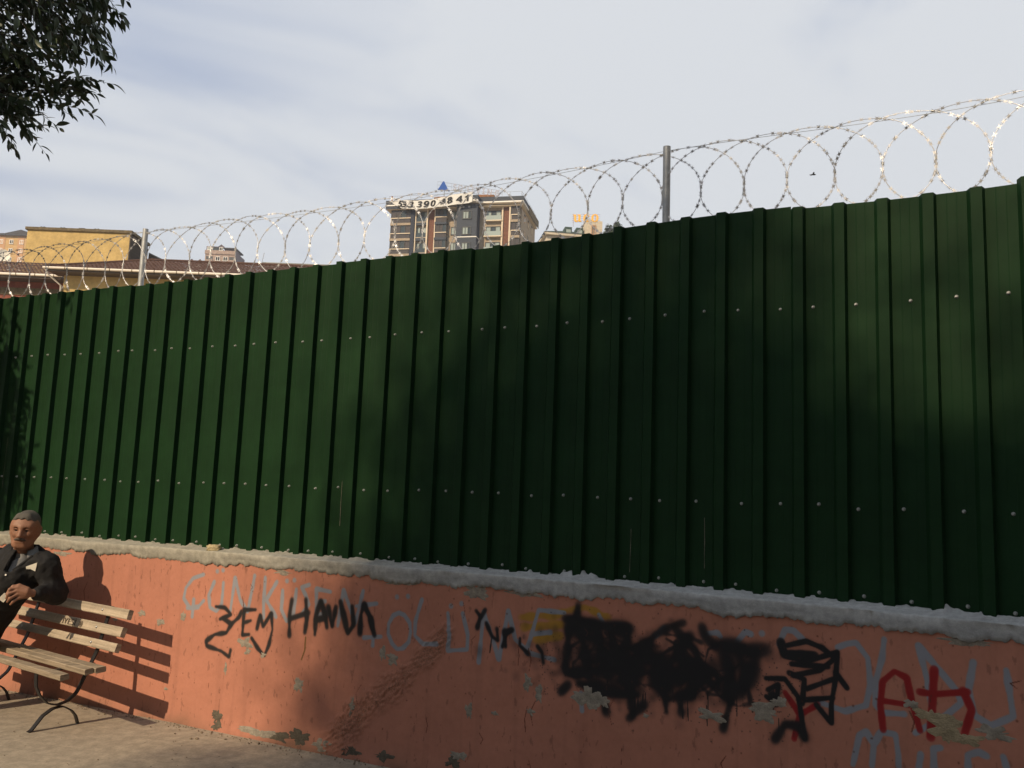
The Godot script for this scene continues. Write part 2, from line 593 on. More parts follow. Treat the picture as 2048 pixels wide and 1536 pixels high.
func paint_wall() -> ImageTexture:
	var wide := 2048
	var high := int(wide * TEX_H / TEX_W)
	var im := Image.create(wide, high, false, Image.FORMAT_RGB8)
	var k := TEX_W / wide
	for y in high:
		for x in wide:
			var s := TEX_S + x * k
			var h := TEX_H - y * k
			var v := 1.0 + noise.get_noise_2d(s * 0.7, h * 0.7) * 0.10 + noise.get_noise_2d(s * 5.0, h * 2.0) * 0.06 + fine.get_noise_2d(s * 5.0, h * 5.0) * 0.06
			var drip := noise.get_noise_2d(s * 9.0, h * 0.5 + 7.0)
			v -= 0.08 * smoothstep(0.12, 0.5, drip)
			var c := Vector3(0.41, 0.172, 0.114) * v
			# dirt near the foot, and darker speckle over the rough strip
			var dirt_speckle := clampf(exp(-h * 16.0) * (0.55 + 0.8 * noise.get_noise_2d(s * 2.0, h * 3.0)), 0, 0.75)
			dirt_speckle = maxf(dirt_speckle, in_band(s, h) * clampf(0.35 + 1.2 * fine.get_noise_2d(s * 14.0, h * 14.0), 0.0, 0.8))
			c = c.lerp(Vector3(0.16, 0.09, 0.055), dirt_speckle)
			if fine.get_noise_2d(s * 3.3 + 40.0, h * 1.2) > 0.47:
				c *= 0.72
			im.set_pixel(x, y, Color(c.x, c.y, c.z).linear_to_srgb())
	var blue := [
		[12,2.47,0.98,2.38,0.95,2.32,0.88,2.31,0.81,2.37,0.75,2.45,0.77,2.49,0.81],
		[12,2.4,0.81,2.4,0.69],
		[12,2.35,0.75,2.45,0.76],
		[12,2.59,1.01,2.59,1.0],
		[12,2.64,1.02,2.65,1.02],
		[12,2.57,0.94,2.53,0.85,2.55,0.77,2.61,0.75,2.65,0.8,2.65,0.94],
		[12,2.73,0.76,2.75,0.98,2.81,0.84,2.88,0.77,2.92,1.01],
		[12,3.01,1.0,3.01,0.83,3.02,0.74],
		[12,3.11,0.98,3.03,0.86,3.12,0.76],
		[12,3.19,0.99,3.19,0.99],
		[12,3.25,1.0,3.25,1.0],
		[12,3.16,0.93,3.16,0.81,3.21,0.74,3.26,0.79,3.27,0.95],
		[12,3.37,0.98,3.31,0.96,3.35,0.91,3.38,0.86,3.33,0.8],
		[12,3.54,0.95,3.43,0.96,3.44,0.8,3.53,0.82],
		[12,3.43,0.88,3.51,0.89],
		[12,3.61,0.75,3.64,0.97,3.74,0.78,3.79,0.98],
		[12,3.74,0.88,3.9,0.91],
		[12,3.81,0.7,3.94,0.72],
		[12,3.88,0.71,3.88,0.66],
		[12,4.04,0.96,4.05,0.96],
		[12,4.12,0.97,4.12,0.97],
		[12,4.1,0.86,4.14,0.82,4.15,0.77,4.14,0.71,4.1,0.67,4.06,0.66,4.02,0.69,3.99,0.74,3.99,0.8,4.02,0.85,4.06,0.87,4.1,0.86],
		[12,4.22,0.96,4.18,0.83,4.18,0.75,4.24,0.71,4.34,0.72],
		[12,4.42,0.94,4.43,0.94],
		[12,4.49,0.96,4.5,0.96],
		[12,4.4,0.9,4.42,0.77,4.41,0.69,4.54,0.71,4.54,0.79,4.5,0.91],
		[12,4.62,0.65,4.64,0.93,4.7,0.8,4.75,0.68,4.8,0.95,4.85,0.8,4.94,0.74],
		[12,5.15,0.97,4.99,0.97,4.95,0.83,4.92,0.74,5.0,0.73,5.1,0.72],
		[12,4.96,0.84,5.07,0.86],
		[12,5.95,0.95,6.0,0.96,6.02,0.94],
		[12,6.1,0.93,6.14,0.98,6.17,0.97],
		[12,6.22,0.98,6.22,0.98],
		[12,6.3,0.94,6.33,1.01,6.37,1.01,6.42,0.97],
		[12,6.57,0.96,6.61,0.98,6.65,0.99,6.7,0.93,6.71,0.82,6.69,0.73,6.6,0.69,6.49,0.71],
		[12,6.77,1.02,6.76,0.94,6.73,0.83,6.73,0.74,6.76,0.71,6.85,0.72],
		[12,6.91,1.01,6.94,0.88,6.96,0.74],
		[12,6.91,1.01,6.99,0.92,7.06,0.84,7.07,0.8,7.01,0.74,6.89,0.65],
		[12,7.12,0.97,7.1,0.86,7.12,0.76,7.18,0.73,7.26,0.78,7.25,0.87,7.24,0.96],
		[12,6.63,0.47,6.66,0.6,6.69,0.62,6.72,0.57,6.71,0.48],
		[12,6.72,0.57,6.75,0.63,6.81,0.63,6.82,0.55,6.82,0.5],
		[12,6.9,0.51,6.91,0.57],
		[12,6.96,0.52,6.96,0.6,6.99,0.61],
		[12,7.09,0.55,7.09,0.6,7.13,0.62,7.16,0.61],
		[12,7.22,0.62,7.23,0.58],
		[12,5.26,0.57,5.27,0.48],
		[12,5.35,0.98,5.39,0.92,5.48,0.94],
		[12,5.72,0.95,5.67,0.9],
	]
	var black := [
		[11,2.6,0.78,2.68,0.78,2.74,0.74,2.64,0.7],
		[11,2.67,0.71,2.75,0.68,2.71,0.62,2.61,0.6,2.54,0.55,2.55,0.52,2.68,0.5,2.75,0.47,2.76,0.52],
		[11,2.75,0.68,2.81,0.73,2.83,0.77],
		[11,2.85,0.78,2.85,0.62],
		[11,2.85,0.78,2.95,0.79],
		[11,2.86,0.7,2.92,0.72],
		[11,2.85,0.62,2.91,0.63],
		[11,2.97,0.67,2.99,0.76,3.02,0.69,3.08,0.78,3.1,0.68,3.08,0.58,3.05,0.51],
		[11,2.93,0.61,2.99,0.55,3.05,0.51],
		[14,3.24,0.88,3.23,0.78,3.24,0.65],
		[14,3.35,0.89,3.37,0.77,3.36,0.68],
		[14,3.24,0.76,3.38,0.81],
		[14,3.44,0.68,3.44,0.8,3.47,0.89,3.51,0.81,3.53,0.73],
		[14,3.44,0.77,3.51,0.79],
		[14,3.53,0.86,3.57,0.74,3.59,0.87],
		[14,3.62,0.9,3.65,0.82,3.69,0.71,3.73,0.77,3.71,0.88],
		[14,3.78,0.72,3.78,0.83,3.8,0.9,3.84,0.84,3.89,0.72],
		[14,3.81,0.87,3.86,0.82,3.87,0.76],
		[11,4.59,0.93,4.62,0.9,4.6,0.83],
		[11,4.65,0.94,4.62,0.89],
		[11,4.66,0.87,4.7,0.8,4.74,0.78,4.73,0.85],
		[11,4.78,0.84,4.79,0.75],
		[11,4.78,0.83,4.83,0.85],
		[3,4.7,0.8,4.69,0.71],
		[9,4.77,0.75,4.79,0.82,4.83,0.85],
		[9,4.88,0.81,4.88,0.77,4.94,0.73],
		[9,4.99,0.78,5.02,0.75,5.03,0.69],
	]
	var spray := [
		[26,5.23,1.02,5.22,0.94],
		[26,5.15,0.94,5.27,0.93,5.41,0.92,5.54,0.93],
		[26,5.18,0.9,5.17,0.76,5.16,0.67,5.24,0.66],
		[26,5.24,0.9,5.28,0.78,5.3,0.66],
		[26,5.35,0.9,5.39,0.69],
		[26,5.42,0.92,5.45,0.77,5.41,0.67],
		[26,5.51,0.93,5.52,0.86,5.44,0.71],
		[26,5.17,0.66,5.38,0.7,5.56,0.75],
		[26,5.24,0.62,5.42,0.59,5.59,0.61],
		[26,5.39,0.59,5.41,0.49],
		[26,5.53,0.68,5.56,0.49],
		[26,5.62,0.57,5.53,0.48],
		[26,5.58,0.81,5.67,0.91,5.75,0.96,5.83,0.99],
		[26,5.86,0.93,5.78,0.81,5.67,0.7,5.74,0.61,5.86,0.65],
		[26,5.77,0.96,5.88,0.87,5.94,0.76,5.86,0.64],
		[26,5.92,0.98,5.94,0.93,6.0,0.89],
		[26,5.7,0.78,5.81,0.72,5.91,0.82],
		[26,5.14,0.56,5.19,0.61],
		[40,5.8,0.84,5.89,0.73,5.86,0.65],
		[40,6.02,0.9,6.07,0.91,6.14,0.89,6.25,0.91],
		[40,6.04,0.87,6.07,0.76,6.05,0.66],
		[40,6.1,0.88,6.15,0.79,6.11,0.68],
		[40,6.19,0.89,6.17,0.78,6.13,0.72],
		[40,5.33,0.63,5.49,0.61],
		[40,5.18,0.89,5.38,0.93,5.51,0.91],
		[40,5.72,0.76,5.75,0.64],
		[20,5.73,0.63,5.74,0.54],
		[20,5.81,0.61,5.82,0.55],
		[20,6.07,0.65,6.03,0.51],
		[20,6.28,0.51,6.33,0.59,6.4,0.59,6.42,0.54],
	]
	var scrib := [
		[12,6.31,0.95,6.33,0.89,6.43,0.88,6.57,0.94,6.56,0.82,6.54,0.71,6.54,0.63,6.47,0.7],
		[12,6.34,0.94,6.43,0.97,6.5,0.95,6.56,0.91],
		[12,6.37,0.81,6.49,0.85,6.57,0.92],
		[12,6.35,0.82,6.42,0.8,6.41,0.69],
		[12,6.42,0.71,6.55,0.74],
		[12,6.24,0.78,6.33,0.79,6.39,0.72,6.4,0.67,6.42,0.54],
		[12,6.25,0.73,6.3,0.76,6.29,0.67,6.24,0.7],
		[12,6.56,0.85,6.61,0.79],
		[12,6.43,0.76,6.55,0.82],
		[12,6.36,0.86,6.53,0.87],
		[24,6.31,0.95,6.33,0.89],
		[24,6.34,0.9,6.47,0.91],
		[24,6.27,0.71,6.29,0.67],
	]
	var red := [
		[16,6.33,0.73,6.4,0.64,6.37,0.53],
		[16,6.48,0.7,6.41,0.65],
		[16,6.76,0.64,6.75,0.74,6.76,0.84,6.81,0.89,6.86,0.87,6.88,0.77,6.91,0.66],
		[16,6.75,0.76,6.87,0.76],
		[16,6.91,0.82,6.97,0.82,7.1,0.85],
		[20,6.97,0.92,6.96,0.78,6.95,0.64],
		[20,7.08,0.85,7.11,0.78,7.08,0.68],
	]
	var yellow := [
		[30,4.88,0.92,5.13,0.96],
		[30,4.9,0.87,5.15,0.91],
		[30,4.98,0.82,5.14,0.85],
		[30,5.12,0.97,5.27,1.01,5.41,0.97],
	]
	var brown := [
		[6,3.37,0.66,3.37,0.58,3.35,0.52],
	]
	var col_blue := Color(0.235, 0.245, 0.275).linear_to_srgb()
	var col_black := Color(0.012, 0.011, 0.012).linear_to_srgb()
	var col_red := Color(0.26, 0.012, 0.012).linear_to_srgb()
	var col_yellow := Color(0.35, 0.19, 0.02).linear_to_srgb()
	for st in yellow: stroke(im, st, col_yellow, 0.5, 0.4, 0.8)
	for st in brown: stroke(im, st, Color(0.13, 0.07, 0.02).linear_to_srgb(), 0.4, 0.5)
	for st in blue: stroke(im, st, col_blue, 0.5, 0.9, 0.35, 1.38)
	for st in red: stroke(im, st, col_red, 0.35, 0.6, 0.3)
	for st in black:
		stroke(im, st, col_black, 0.95, 0.12, 0.5, 2.3)
		stroke(im, st, col_black, 0.8, 0.62, 0.6, 1.6)
	for st in spray:
		stroke(im, st, col_black, 1.0, 0.16, 0.5, 1.9)
		stroke(im, st, col_black, 0.8, 0.5, 0.7, 1.25)
	for st in [[38, 5.25, 0.78, 5.38, 0.74, 5.5, 0.78, 5.62, 0.79, 5.74, 0.81, 5.87, 0.79, 6.0, 0.79], [34, 5.24, 0.87, 5.4, 0.84, 5.49, 0.86], [34, 5.5, 0.72, 5.66, 0.73, 5.8, 0.74, 5.95, 0.74], [30, 5.6, 0.85, 5.7, 0.86], [30, 5.42, 0.66, 5.6, 0.66, 5.74, 0.67]]:
		stroke(im, st, col_black, 1.0, 0.24, 1.6, 1.5)
		stroke(im, st, col_black, 0.9, 0.26, 1.6, 1.0)
	for st in scrib:
		stroke(im, st, col_black, 0.9, 0.08, 0.4, 2.0)
		stroke(im, st, col_black, 0.4, 0.8, 0.25, 1.15)
	# the soot of the spray can over the scribble
	for i in 900:
		var s := rng.randfn(5.6, 0.30)
		var h := rng.randfn(0.74, 0.08)
		dab(im, s, h, rng.randf_range(0.02, 0.05), col_black, 1.0, 0.16)
	for i in 500:
		dab(im, rng.randf_range(5.0, 6.4), rng.randfn(0.72, 0.1), 0.004, col_black, 0.6, 0.7)
	# runs below the black paint
	for i in 26:
		var s := rng.randf_range(5.22, 6.3)
		var h := rng.randf_range(0.6, 0.76)
		stroke(im, [rng.randf_range(2.0, 3.6), s, h, s + rng.randf_range(-0.004, 0.004), h - rng.randf_range(0.03, 0.14)], col_black, 0.6, 0.55, 0.9)
	# scribbled loops, some bare render showing between them
	for i in 16:
		var s := rng.randf_range(5.24, 6.0)
		var h := rng.randf_range(0.70, 0.86)
		var loop := [rng.randf_range(9.0, 17.0)]
		for turn in 9:
			loop += [s + 0.09 * cos(turn * 0.95 + i) + 0.012 * turn, h + 0.07 * sin(turn * 0.95 + i * 2.0)]
		stroke(im, loop, col_black, 0.8, 0.34, 1.1)
	# small scars
	for i in 260:
		dab(im, rng.randf_range(0.2, 7.6), rng.randf_range(0.03, 1.05), rng.randf_range(0.003, 0.007), Color(0.3, 0.16, 0.11), 0.6, 0.6)
	for i in 46:
		var s := rng.randf_range(0.3, 7.5)
		var h := rng.randf_range(0.08, 1.0)
		var long := rng.randf_range(0.03, 0.14)
		var lean := rng.randf_range(-0.04, 0.04)
		stroke(im, [1.5 + rng.randf(), s, h, s + lean, h - long * 0.5, s + lean * 0.4, h - long], Color(0.34, 0.17, 0.12), 0.6, 0.5, 0.8)
	return ImageTexture.create_from_image(im)

func patch(s: float, h: float, rs: float, rh: float, m: Material, parent: Node3D, sd: int) -> void:
	var st := mb()
	st.set_smooth_group(1)
	var count := 40
	var ring := []
	var mid := []
	for i in count:
		var a := TAU * i / count
		var r := 1.0 + 0.95 * noise.get_noise_2d(cos(a) * 0.9 + sd * 7.7, sin(a) * 0.9) + 0.28 * fine.get_noise_2d(cos(a) * 0.45 + sd * 3.1, sin(a) * 0.45)
		var ps := s + cos(a) * rs * r
		var ph := maxf(h + sin(a) * rh * r, 0.004)
		ring.append(along(ps, face_off(ps, ph) + 0.0004, ph) - parent.position)
		ps = s + cos(a) * rs * r * 0.9
		ph = maxf(h + sin(a) * rh * r * 0.9, 0.005)
		mid.append(along(ps, face_off(ps, ph) + 0.0011, ph) - parent.position)
	var c := along(s, face_off(s, h) + 0.0014, h) - parent.position
	for i in count:
		var j := (i + 1) % count
		for v in [c, mid[j], mid[i], mid[i], mid[j], ring[j], mid[i], ring[j], ring[i]]:
			st.add_vertex(v)
	obj("bare_patch", st, m, parent, true)

func build_wall() -> void:
	var wall := thing("graffiti_wall", "low orange rendered wall covered in blue, black and red graffiti under the green fence", "wall", along(3.5, 0, 0))
	var m := StandardMaterial3D.new()
	m.resource_name = "orange_render"
	m.albedo_texture = paint_wall()
	m.texture_repeat = false
	m.roughness = 0.92
	M["render"] = m
	var plain := mat("render_plain", Color(0.43, 0.178, 0.115), 0.92, "plaster", 0.7)
	# front
	var st := mb()
	st.set_smooth_group(1)
	var s0 := -1.2
	var s1 := 8.6
	var step := 0.0105
	var cols := int((s1 - s0) / step)
	var rows := 100
	var verts := []
	for j in rows + 1:
		var h := 1.085 * j / rows
		for i in cols + 1:
			var s := s0 + step * i
			st.set_uv(Vector2((s - TEX_S) / TEX_W, (TEX_H - h) / TEX_H))
			st.add_vertex(along(s, face_off(s, h), h - 0.02 if j == 0 else h) - wall.position)
	for j in rows:
		for i in cols:
			var a := j * (cols + 1) + i
			var b := a + cols + 1
			for v in [a, b, b + 1, a, b + 1, a + 1]:
				st.add_index(v)
	st.generate_normals()
	var front := mi("painted_face", st.commit(), m, wall)
	# the body behind it, and the ends that run out of the picture
	st = mb()
	for span in [[-6.0, -1.2, 0.12], [-1.2, 8.6, 0.08], [8.6, 10.9, 0.12]]:
		var s: float = span[0]
		while s < span[1] - 0.01:
			var e: float = minf(s + 0.4, span[1])
			var q := func(ss, off, h): return along(ss, off, h) - wall.position
			quad(st, q.call(s, span[2], 1.09), q.call(e, span[2], 1.09), q.call(e, span[2], -0.05), q.call(s, span[2], -0.05))
			quad(st, q.call(e, -0.15, 1.09), q.call(s, -0.15, 1.09), q.call(s, -0.15, -0.05), q.call(e, -0.15, -0.05))
			quad(st, q.call(s, -0.15, 1.09), q.call(e, -0.15, 1.09), q.call(e, span[2], 1.09), q.call(s, span[2], 1.09))
			s = e
	obj("core", st, plain, wall)
	# the mortar ledge
	st = mb()
	st.set_smooth_group(1)
	var prof := [[-0.16, 1.06], [-0.16, 1.15], [-0.012, 1.162], [0.012, 1.158], [0.04, 1.15], [0.075, 1.144], [0.108, 1.138], [0.126, 1.134], [0.131, 1.128], [0.132, 1.1], [0.132, 1.08], [0.131, 1.060], [0.116, 1.058]]
	step = 0.008
	cols = int(10.4 / step)
	for j in prof.size():
		for i in cols + 1:
			var s := -1.6 + step * i
			var off: float = prof[j][0]
			var h: float = prof[j][1]
			var rag := noise.get_noise_2d(s * 3.2, 4.0) * 0.026 + noise.get_noise_2d(s * 13.0, 9.0) * 0.012 + noise.get_noise_2d(s * 40.0, 15.0) * 0.010 + maxf(0.0, noise.get_noise_2d(s * 1.1, 40.0) - 0.25) * 0.04
			if j >= 10: h -= rag + (0.014 if j >= 11 else 0.0) * maxf(0, fine.get_noise_2d(s * 4.0, 2.0))
			elif j >= 8: h -= rag * 0.3
			if j >= 7: off = face_off(s, h) + (0.006 + 0.005 * noise.get_noise_2d(s * 1.7, 60.0) if j < 12 else -0.004) if j >= 8 else off
			if j >= 2 and j <= 4:
				var peak := maxf(0.0, noise.get_noise_2d(s * 2.4, 77.0) - 0.38) * 0.16 + maxf(0.0, noise.get_noise_2d(s * 22.0, 3.0)) * 0.018
				h += peak * [1.0, 0.8, 0.25][j - 2] + (-0.008 if j == 2 else 0.0)
				if j == 2: off = 0.001
				if j == 3: off = 0.020
			if j >= 4 and j <= 11:
				h += fine.get_noise_3d(s * 2.0, j * 0.35, 0) * 0.003
				off += fine.get_noise_3d(s * 2.5, j * 0.4, 5.0) * 0.0025
			var pale_right := smoothstep(2.6, 5.2, s + 0.5 * noise.get_noise_2d(s * 2.0, j * 0.5))  # mortar colour turns paler towards the right
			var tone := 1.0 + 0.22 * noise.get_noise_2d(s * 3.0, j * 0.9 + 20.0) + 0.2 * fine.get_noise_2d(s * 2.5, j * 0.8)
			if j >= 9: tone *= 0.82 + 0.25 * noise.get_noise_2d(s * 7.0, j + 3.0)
			var ledge_tint := Vector3(0.34, 0.325, 0.275).lerp(Vector3(0.45, 0.46, 0.46), pale_right) * tone
			st.set_color(Color(ledge_tint.x, ledge_tint.y, ledge_tint.z))
			st.add_vertex(along(s, off, h) - wall.position)
	for j in prof.size() - 1:
		for i in cols:
			var a := j * (cols + 1) + i
			var b := a + cols + 1
			for v in [a, a + 1, b + 1, a, b + 1, b]:
				st.add_index(v)
	st.generate_normals()
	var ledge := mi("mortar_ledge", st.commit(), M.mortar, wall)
	tag(ledge, "rough grey mortar ledge along the top of the wall")
	# bare patches where the paint has come off
	var peels := [
		[2.32,0.69,0.024,0.032],
		[2.88,0.57,0.056,0.037],
		[2.91,0.52,0.026,0.024],
		[3.04,0.51,0.026,0.019],
		[2.73,0.39,0.015,0.035],
		[3.35,0.37,0.041,0.046],
		[3.76,0.30,0.021,0.060],
		[3.96,0.63,0.025,0.048],
		[4.04,0.60,0.044,0.040],
		[4.57,0.38,0.025,0.049],
		[2.68,0.10,0.027,0.030],
		[2.71,0.04,0.045,0.039],
		[3.07,0.04,0.155,0.027],
		[3.23,0.04,0.083,0.031],
		[3.38,0.06,0.084,0.047],
		[3.56,0.04,0.082,0.034],
		[3.77,0.04,0.070,0.026],
		[4.01,0.05,0.074,0.029],
		[4.52,0.13,0.069,0.028],
		[4.48,0.09,0.046,0.028],
		[4.74,0.39,0.028,0.013],
		[5.30,0.55,0.077,0.059],
		[5.38,0.55,0.044,0.043],
		[5.97,0.57,0.071,0.028],
		[6.24,0.63,0.070,0.048],
		[6.31,0.68,0.040,0.023],
		[6.96,0.73,0.079,0.031],
		[7.01,0.69,0.078,0.061],
		[7.10,0.66,0.066,0.026],
		[6.88,0.76,0.035,0.019],
		[7.19,0.70,0.074,0.034],
		[4.94,0.58,0.028,0.040],
		[5.01,0.53,0.022,0.045],
		[4.96,0.43,0.025,0.018],
		[5.63,0.51,0.017,0.012],
		[1.92,0.67,0.036,0.023],
		[2.11,0.63,0.042,0.027],
		[2.32,0.69,0.026,0.033],
		[2.22,0.20,0.019,0.010],
		[1.66,0.61,0.024,0.012],
		[2.70,0.09,0.043,0.038],
	]
	for i in peels.size():
		var p: Array = peels[i]
		var mm: Material = M.bare
		if p[1] < 0.14: mm = M.bare_dark if i % 3 else M.bare
		if p[0] > 6.9 and p[1] < 0.74 and p[0] < 7.15: mm = M.bare_pale
		patch(p[0], p[1], p[2] * 0.86, p[3] * 0.86, mm, wall, i)
	# render broken away just under the ledge
	for p in [[4.58, 1.03, 0.07, 0.04], [4.05, 1.045, 0.09, 0.018], [4.9, 1.05, 0.1, 0.018], [7.1, 1.05, 0.09, 0.02], [1.05, 1.03, 0.08, 0.016], [3.15, 1.04, 0.07, 0.014]]:
		patch(p[0], p[1], p[2], p[3], M.bare, wall, int(p[0] * 100))

# ---------------------------------------------------------------- razor wire
const COIL_R := 0.235
const COIL_H := 3.295
const PITCH := 0.232

func coil_at(phi: float) -> Vector3:
	# phi counts turns from the left end; the clips pull neighbouring loops together
	var s := -3.1 + PITCH * phi / TAU + COIL_A * sin(phi)
	var off := -0.045 + 0.012 * sin(2.5 * phi)
	var sag := 0.012 * noise.get_noise_2d(s * 0.7, 1.0) - drop(s)
	return along(s, off + 0.012 * noise.get_noise_2d(s * 0.9, 31.0), COIL_H + sag + COIL_R * cos(phi) * (1.0 + 0.03 * noise.get_noise_2d(s, 50.0)))

const COIL_A := 0.29

func build_razor_wire() -> void:
	var coil := thing("razor_wire", "coil of shiny razor wire stretched along the top of the green fence", "razor wire", along(3.5, -0.05, COIL_H))
	var turns := 56
	var per := 48
	var st := mb()
	var pts := []
	for i in turns * per + 1:
		pts.append(coil_at(TAU * i / per) - coil.position)
	tube(st, pts, 0.0019, 6)
	obj("wire", st, M.razor, coil)
	# barbs: pairs of short blades clipped round the wire
	var b := mb()
	bar(b, Vector3.ZERO, Vector3(0.012, 0.0115, 0.001))
	tri(b, Vector3(0.005, 0.004, 0), Vector3(0.0135, 0.011, 0), Vector3(0.001, 0.005, 0))
	tri(b, Vector3(-0.005, 0.004, 0), Vector3(-0.001, 0.005, 0), Vector3(-0.0135, 0.011, 0))
	tri(b, Vector3(0.005, -0.004, 0), Vector3(0.001, -0.005, 0), Vector3(0.0135, -0.011, 0))
	tri(b, Vector3(-0.005, -0.004, 0), Vector3(-0.0135, -0.011, 0), Vector3(-0.001, -0.005, 0))
	b.generate_normals()
	var mm := MultiMesh.new()
	mm.transform_format = MultiMesh.TRANSFORM_3D
	mm.mesh = b.commit()
	var places := []
	var d := 0.0
	for i in pts.size() - 1:
		var e: float = pts[i].distance_to(pts[i + 1])
		d += e
		if d > 0.034:
			d -= 0.034
			var t: Vector3 = (pts[i + 1] - pts[i]).normalized()
			var out := Vector3(0, 1, 0).cross(t).normalized()
			var c := i * TAU / per
			var radial := (tangent_at(3.5) * sin(c) + Vector3.UP * cos(c)).normalized()
			var y := (radial - t * radial.dot(t)).normalized()
			var bs := Basis(t, y, t.cross(y)).rotated(t, rng.randf_range(-0.5, 0.5))
			places.append(Transform3D(bs, pts[i].lerp(pts[i + 1], rng.randf())))
	mm.instance_count = places.size()
	for i in places.size():
		mm.set_instance_transform(i, places[i])
	var o := MultiMeshInstance3D.new()
	o.multimesh = mm
	o.material_override = M.barb
	o.name = "barbs"
	o.set_meta("kind", "stuff")
	coil.add_child(o, true)
	# clips that hold neighbouring loops together
	var clip := mb()
	tube(clip, [Vector3(-0.007, 0, 0), Vector3(0.007, 0, 0)], 0.0048, 7)
	clip.generate_normals()
	var clip_mesh := clip.commit()
	for t in range(4, turns - 3):
		# tangent to the loop three places on at mid height, crossing the next one near the top
		for phi in [TAU * t + 1.62, TAU * t + 0.335]:
			var c := mi("clip", clip_mesh, M.zinc, coil)
			var p := coil_at(phi) - coil.position
			var tt := (coil_at(phi + 0.02) - coil.position - p).normalized()
			var y := tt.cross(Vector3(0.3, 0.2, 0.9)).normalized()
			c.transform = Transform3D(Basis(tt, y, tt.cross(y)), p)
	# the straight wire strung through the top of the coil
	var line := mb()
	var lp := []
	var s := -3.0
	while s <= 9.6:
		var u: float = fposmod(s - 1.38, 4.24) / 4.24
		lp.append(along(s, -0.045, 3.530 - drop(s) - 0.035 * 4.0 * u * (1.0 - u)) - coil.position)
		s += 0.1
	tube(line, lp, 0.0014, 5)
	obj("support_wire", line, M.galvanised, coil)

# ---------------------------------------------------------------- far buildings
func fb(called: String, parent: Node, x0: float, x1: float, y0: float, y1: float, z0: float, z1: float, m: Material) -> MeshInstance3D:
	return box(called, parent, Vector3((x0 + x1) / 2, (y0 + y1) / 2, (z0 + z1) / 2), Vector3(x1 - x0, y1 - y0, z1 - z0), m)

func window(parent: Node, x0: float, x1: float, y0: float, y1: float, z: float, panes: int, fm: Material, gms: Array, t := 0.09) -> MeshInstance3D:
	var st := mb()
	bar(st, Vector3((x0 + x1) / 2, y1 - t / 2, z), Vector3(x1 - x0, t, 0.16))
	bar(st, Vector3((x0 + x1) / 2, y0 + t / 2, z + 0.03), Vector3(x1 - x0 + 0.1, t, 0.24))
	for i in panes + 1:
		bar(st, Vector3(lerpf(x0 + t / 2, x1 - t / 2, float(i) / panes), (y0 + y1) / 2, z), Vector3(t, y1 - y0 - 2 * t, 0.158))
	var f := obj("window", st, fm, parent)
	for i in panes:
		var a := lerpf(x0 + t / 2, x1 - t / 2, float(i) / panes) + t / 2
		var b := lerpf(x0 + t / 2, x1 - t / 2, float(i + 1) / panes) - t / 2
		fb("pane", f, a, b, y0 + t, y1 - t, z - 0.04, z - 0.02, gms[i % gms.size()])
	return f

func gutter(called: String, parent: Node, a: Vector3, b: Vector3, r: float, gap: float) -> void:
	var st := mb()
	tube(st, [a, b], r, 10)
	var g := obj(called, st, M.gutter, parent)
	var n := int(a.distance_to(b) / gap)
	for i in range(1, n + 1):
		var p := a.lerp(b, float(i) / (n + 0.4))
		st = mb()
		tube(st, [p - Vector3(0.02, 0, 0), p + Vector3(0.02, 0, 0)], r * 1.15, 10)
		obj("gutter_bracket", st, M.coping, g)

# courses of pan tiles over a slope whose corners are given from lower left, clockwise
func tile_roof(parent: Node, ll: Vector3, ul: Vector3, ur: Vector3, lr: Vector3, wide: float, course: float) -> void:
	var st := mb()
	st.set_smooth_group(-1)
	var up := (ul.lerp(ur, 0.5) - ll.lerp(lr, 0.5))
	var rows := int(up.length() / course)
	var n := (lr - ll).cross(up).normalized()
	if n.y < 0: n = -n
	for j in rows:
		var t0 := float(j) / rows
		var t1 := float(j + 1) / rows
		var a := ll.lerp(ul, t0)
		var b := lr.lerp(ur, t0)
		var c := ll.lerp(ul, t1)
		var d := lr.lerp(ur, t1)
		var axis := (b - a).normalized()
		var cols := int((b - a).length() / wide)
		for i in cols:
			var x0 := float(i) / cols
			var xm := (i + 0.5) / cols
			var x1 := float(i + 1) / cols
			var jit := rng.randf_range(-0.006, 0.012)
			var rise := n * (0.055 + jit)
			var base := n * (0.02 + jit)
			quad(st, c.lerp(d, x0), c.lerp(d, xm) + n * 0.03, a.lerp(b, xm) + rise, a.lerp(b, x0) + base)
			quad(st, c.lerp(d, xm) + n * 0.03, c.lerp(d, x1), a.lerp(b, x1) + base, a.lerp(b, xm) + rise)
			tri(st, a.lerp(b, x0) + base, a.lerp(b, xm) + rise, a.lerp(b, x1) + base)
	var o := obj("roof_tiles", st, M.roof_tile, parent)
	o.set_meta("kind", "stuff")

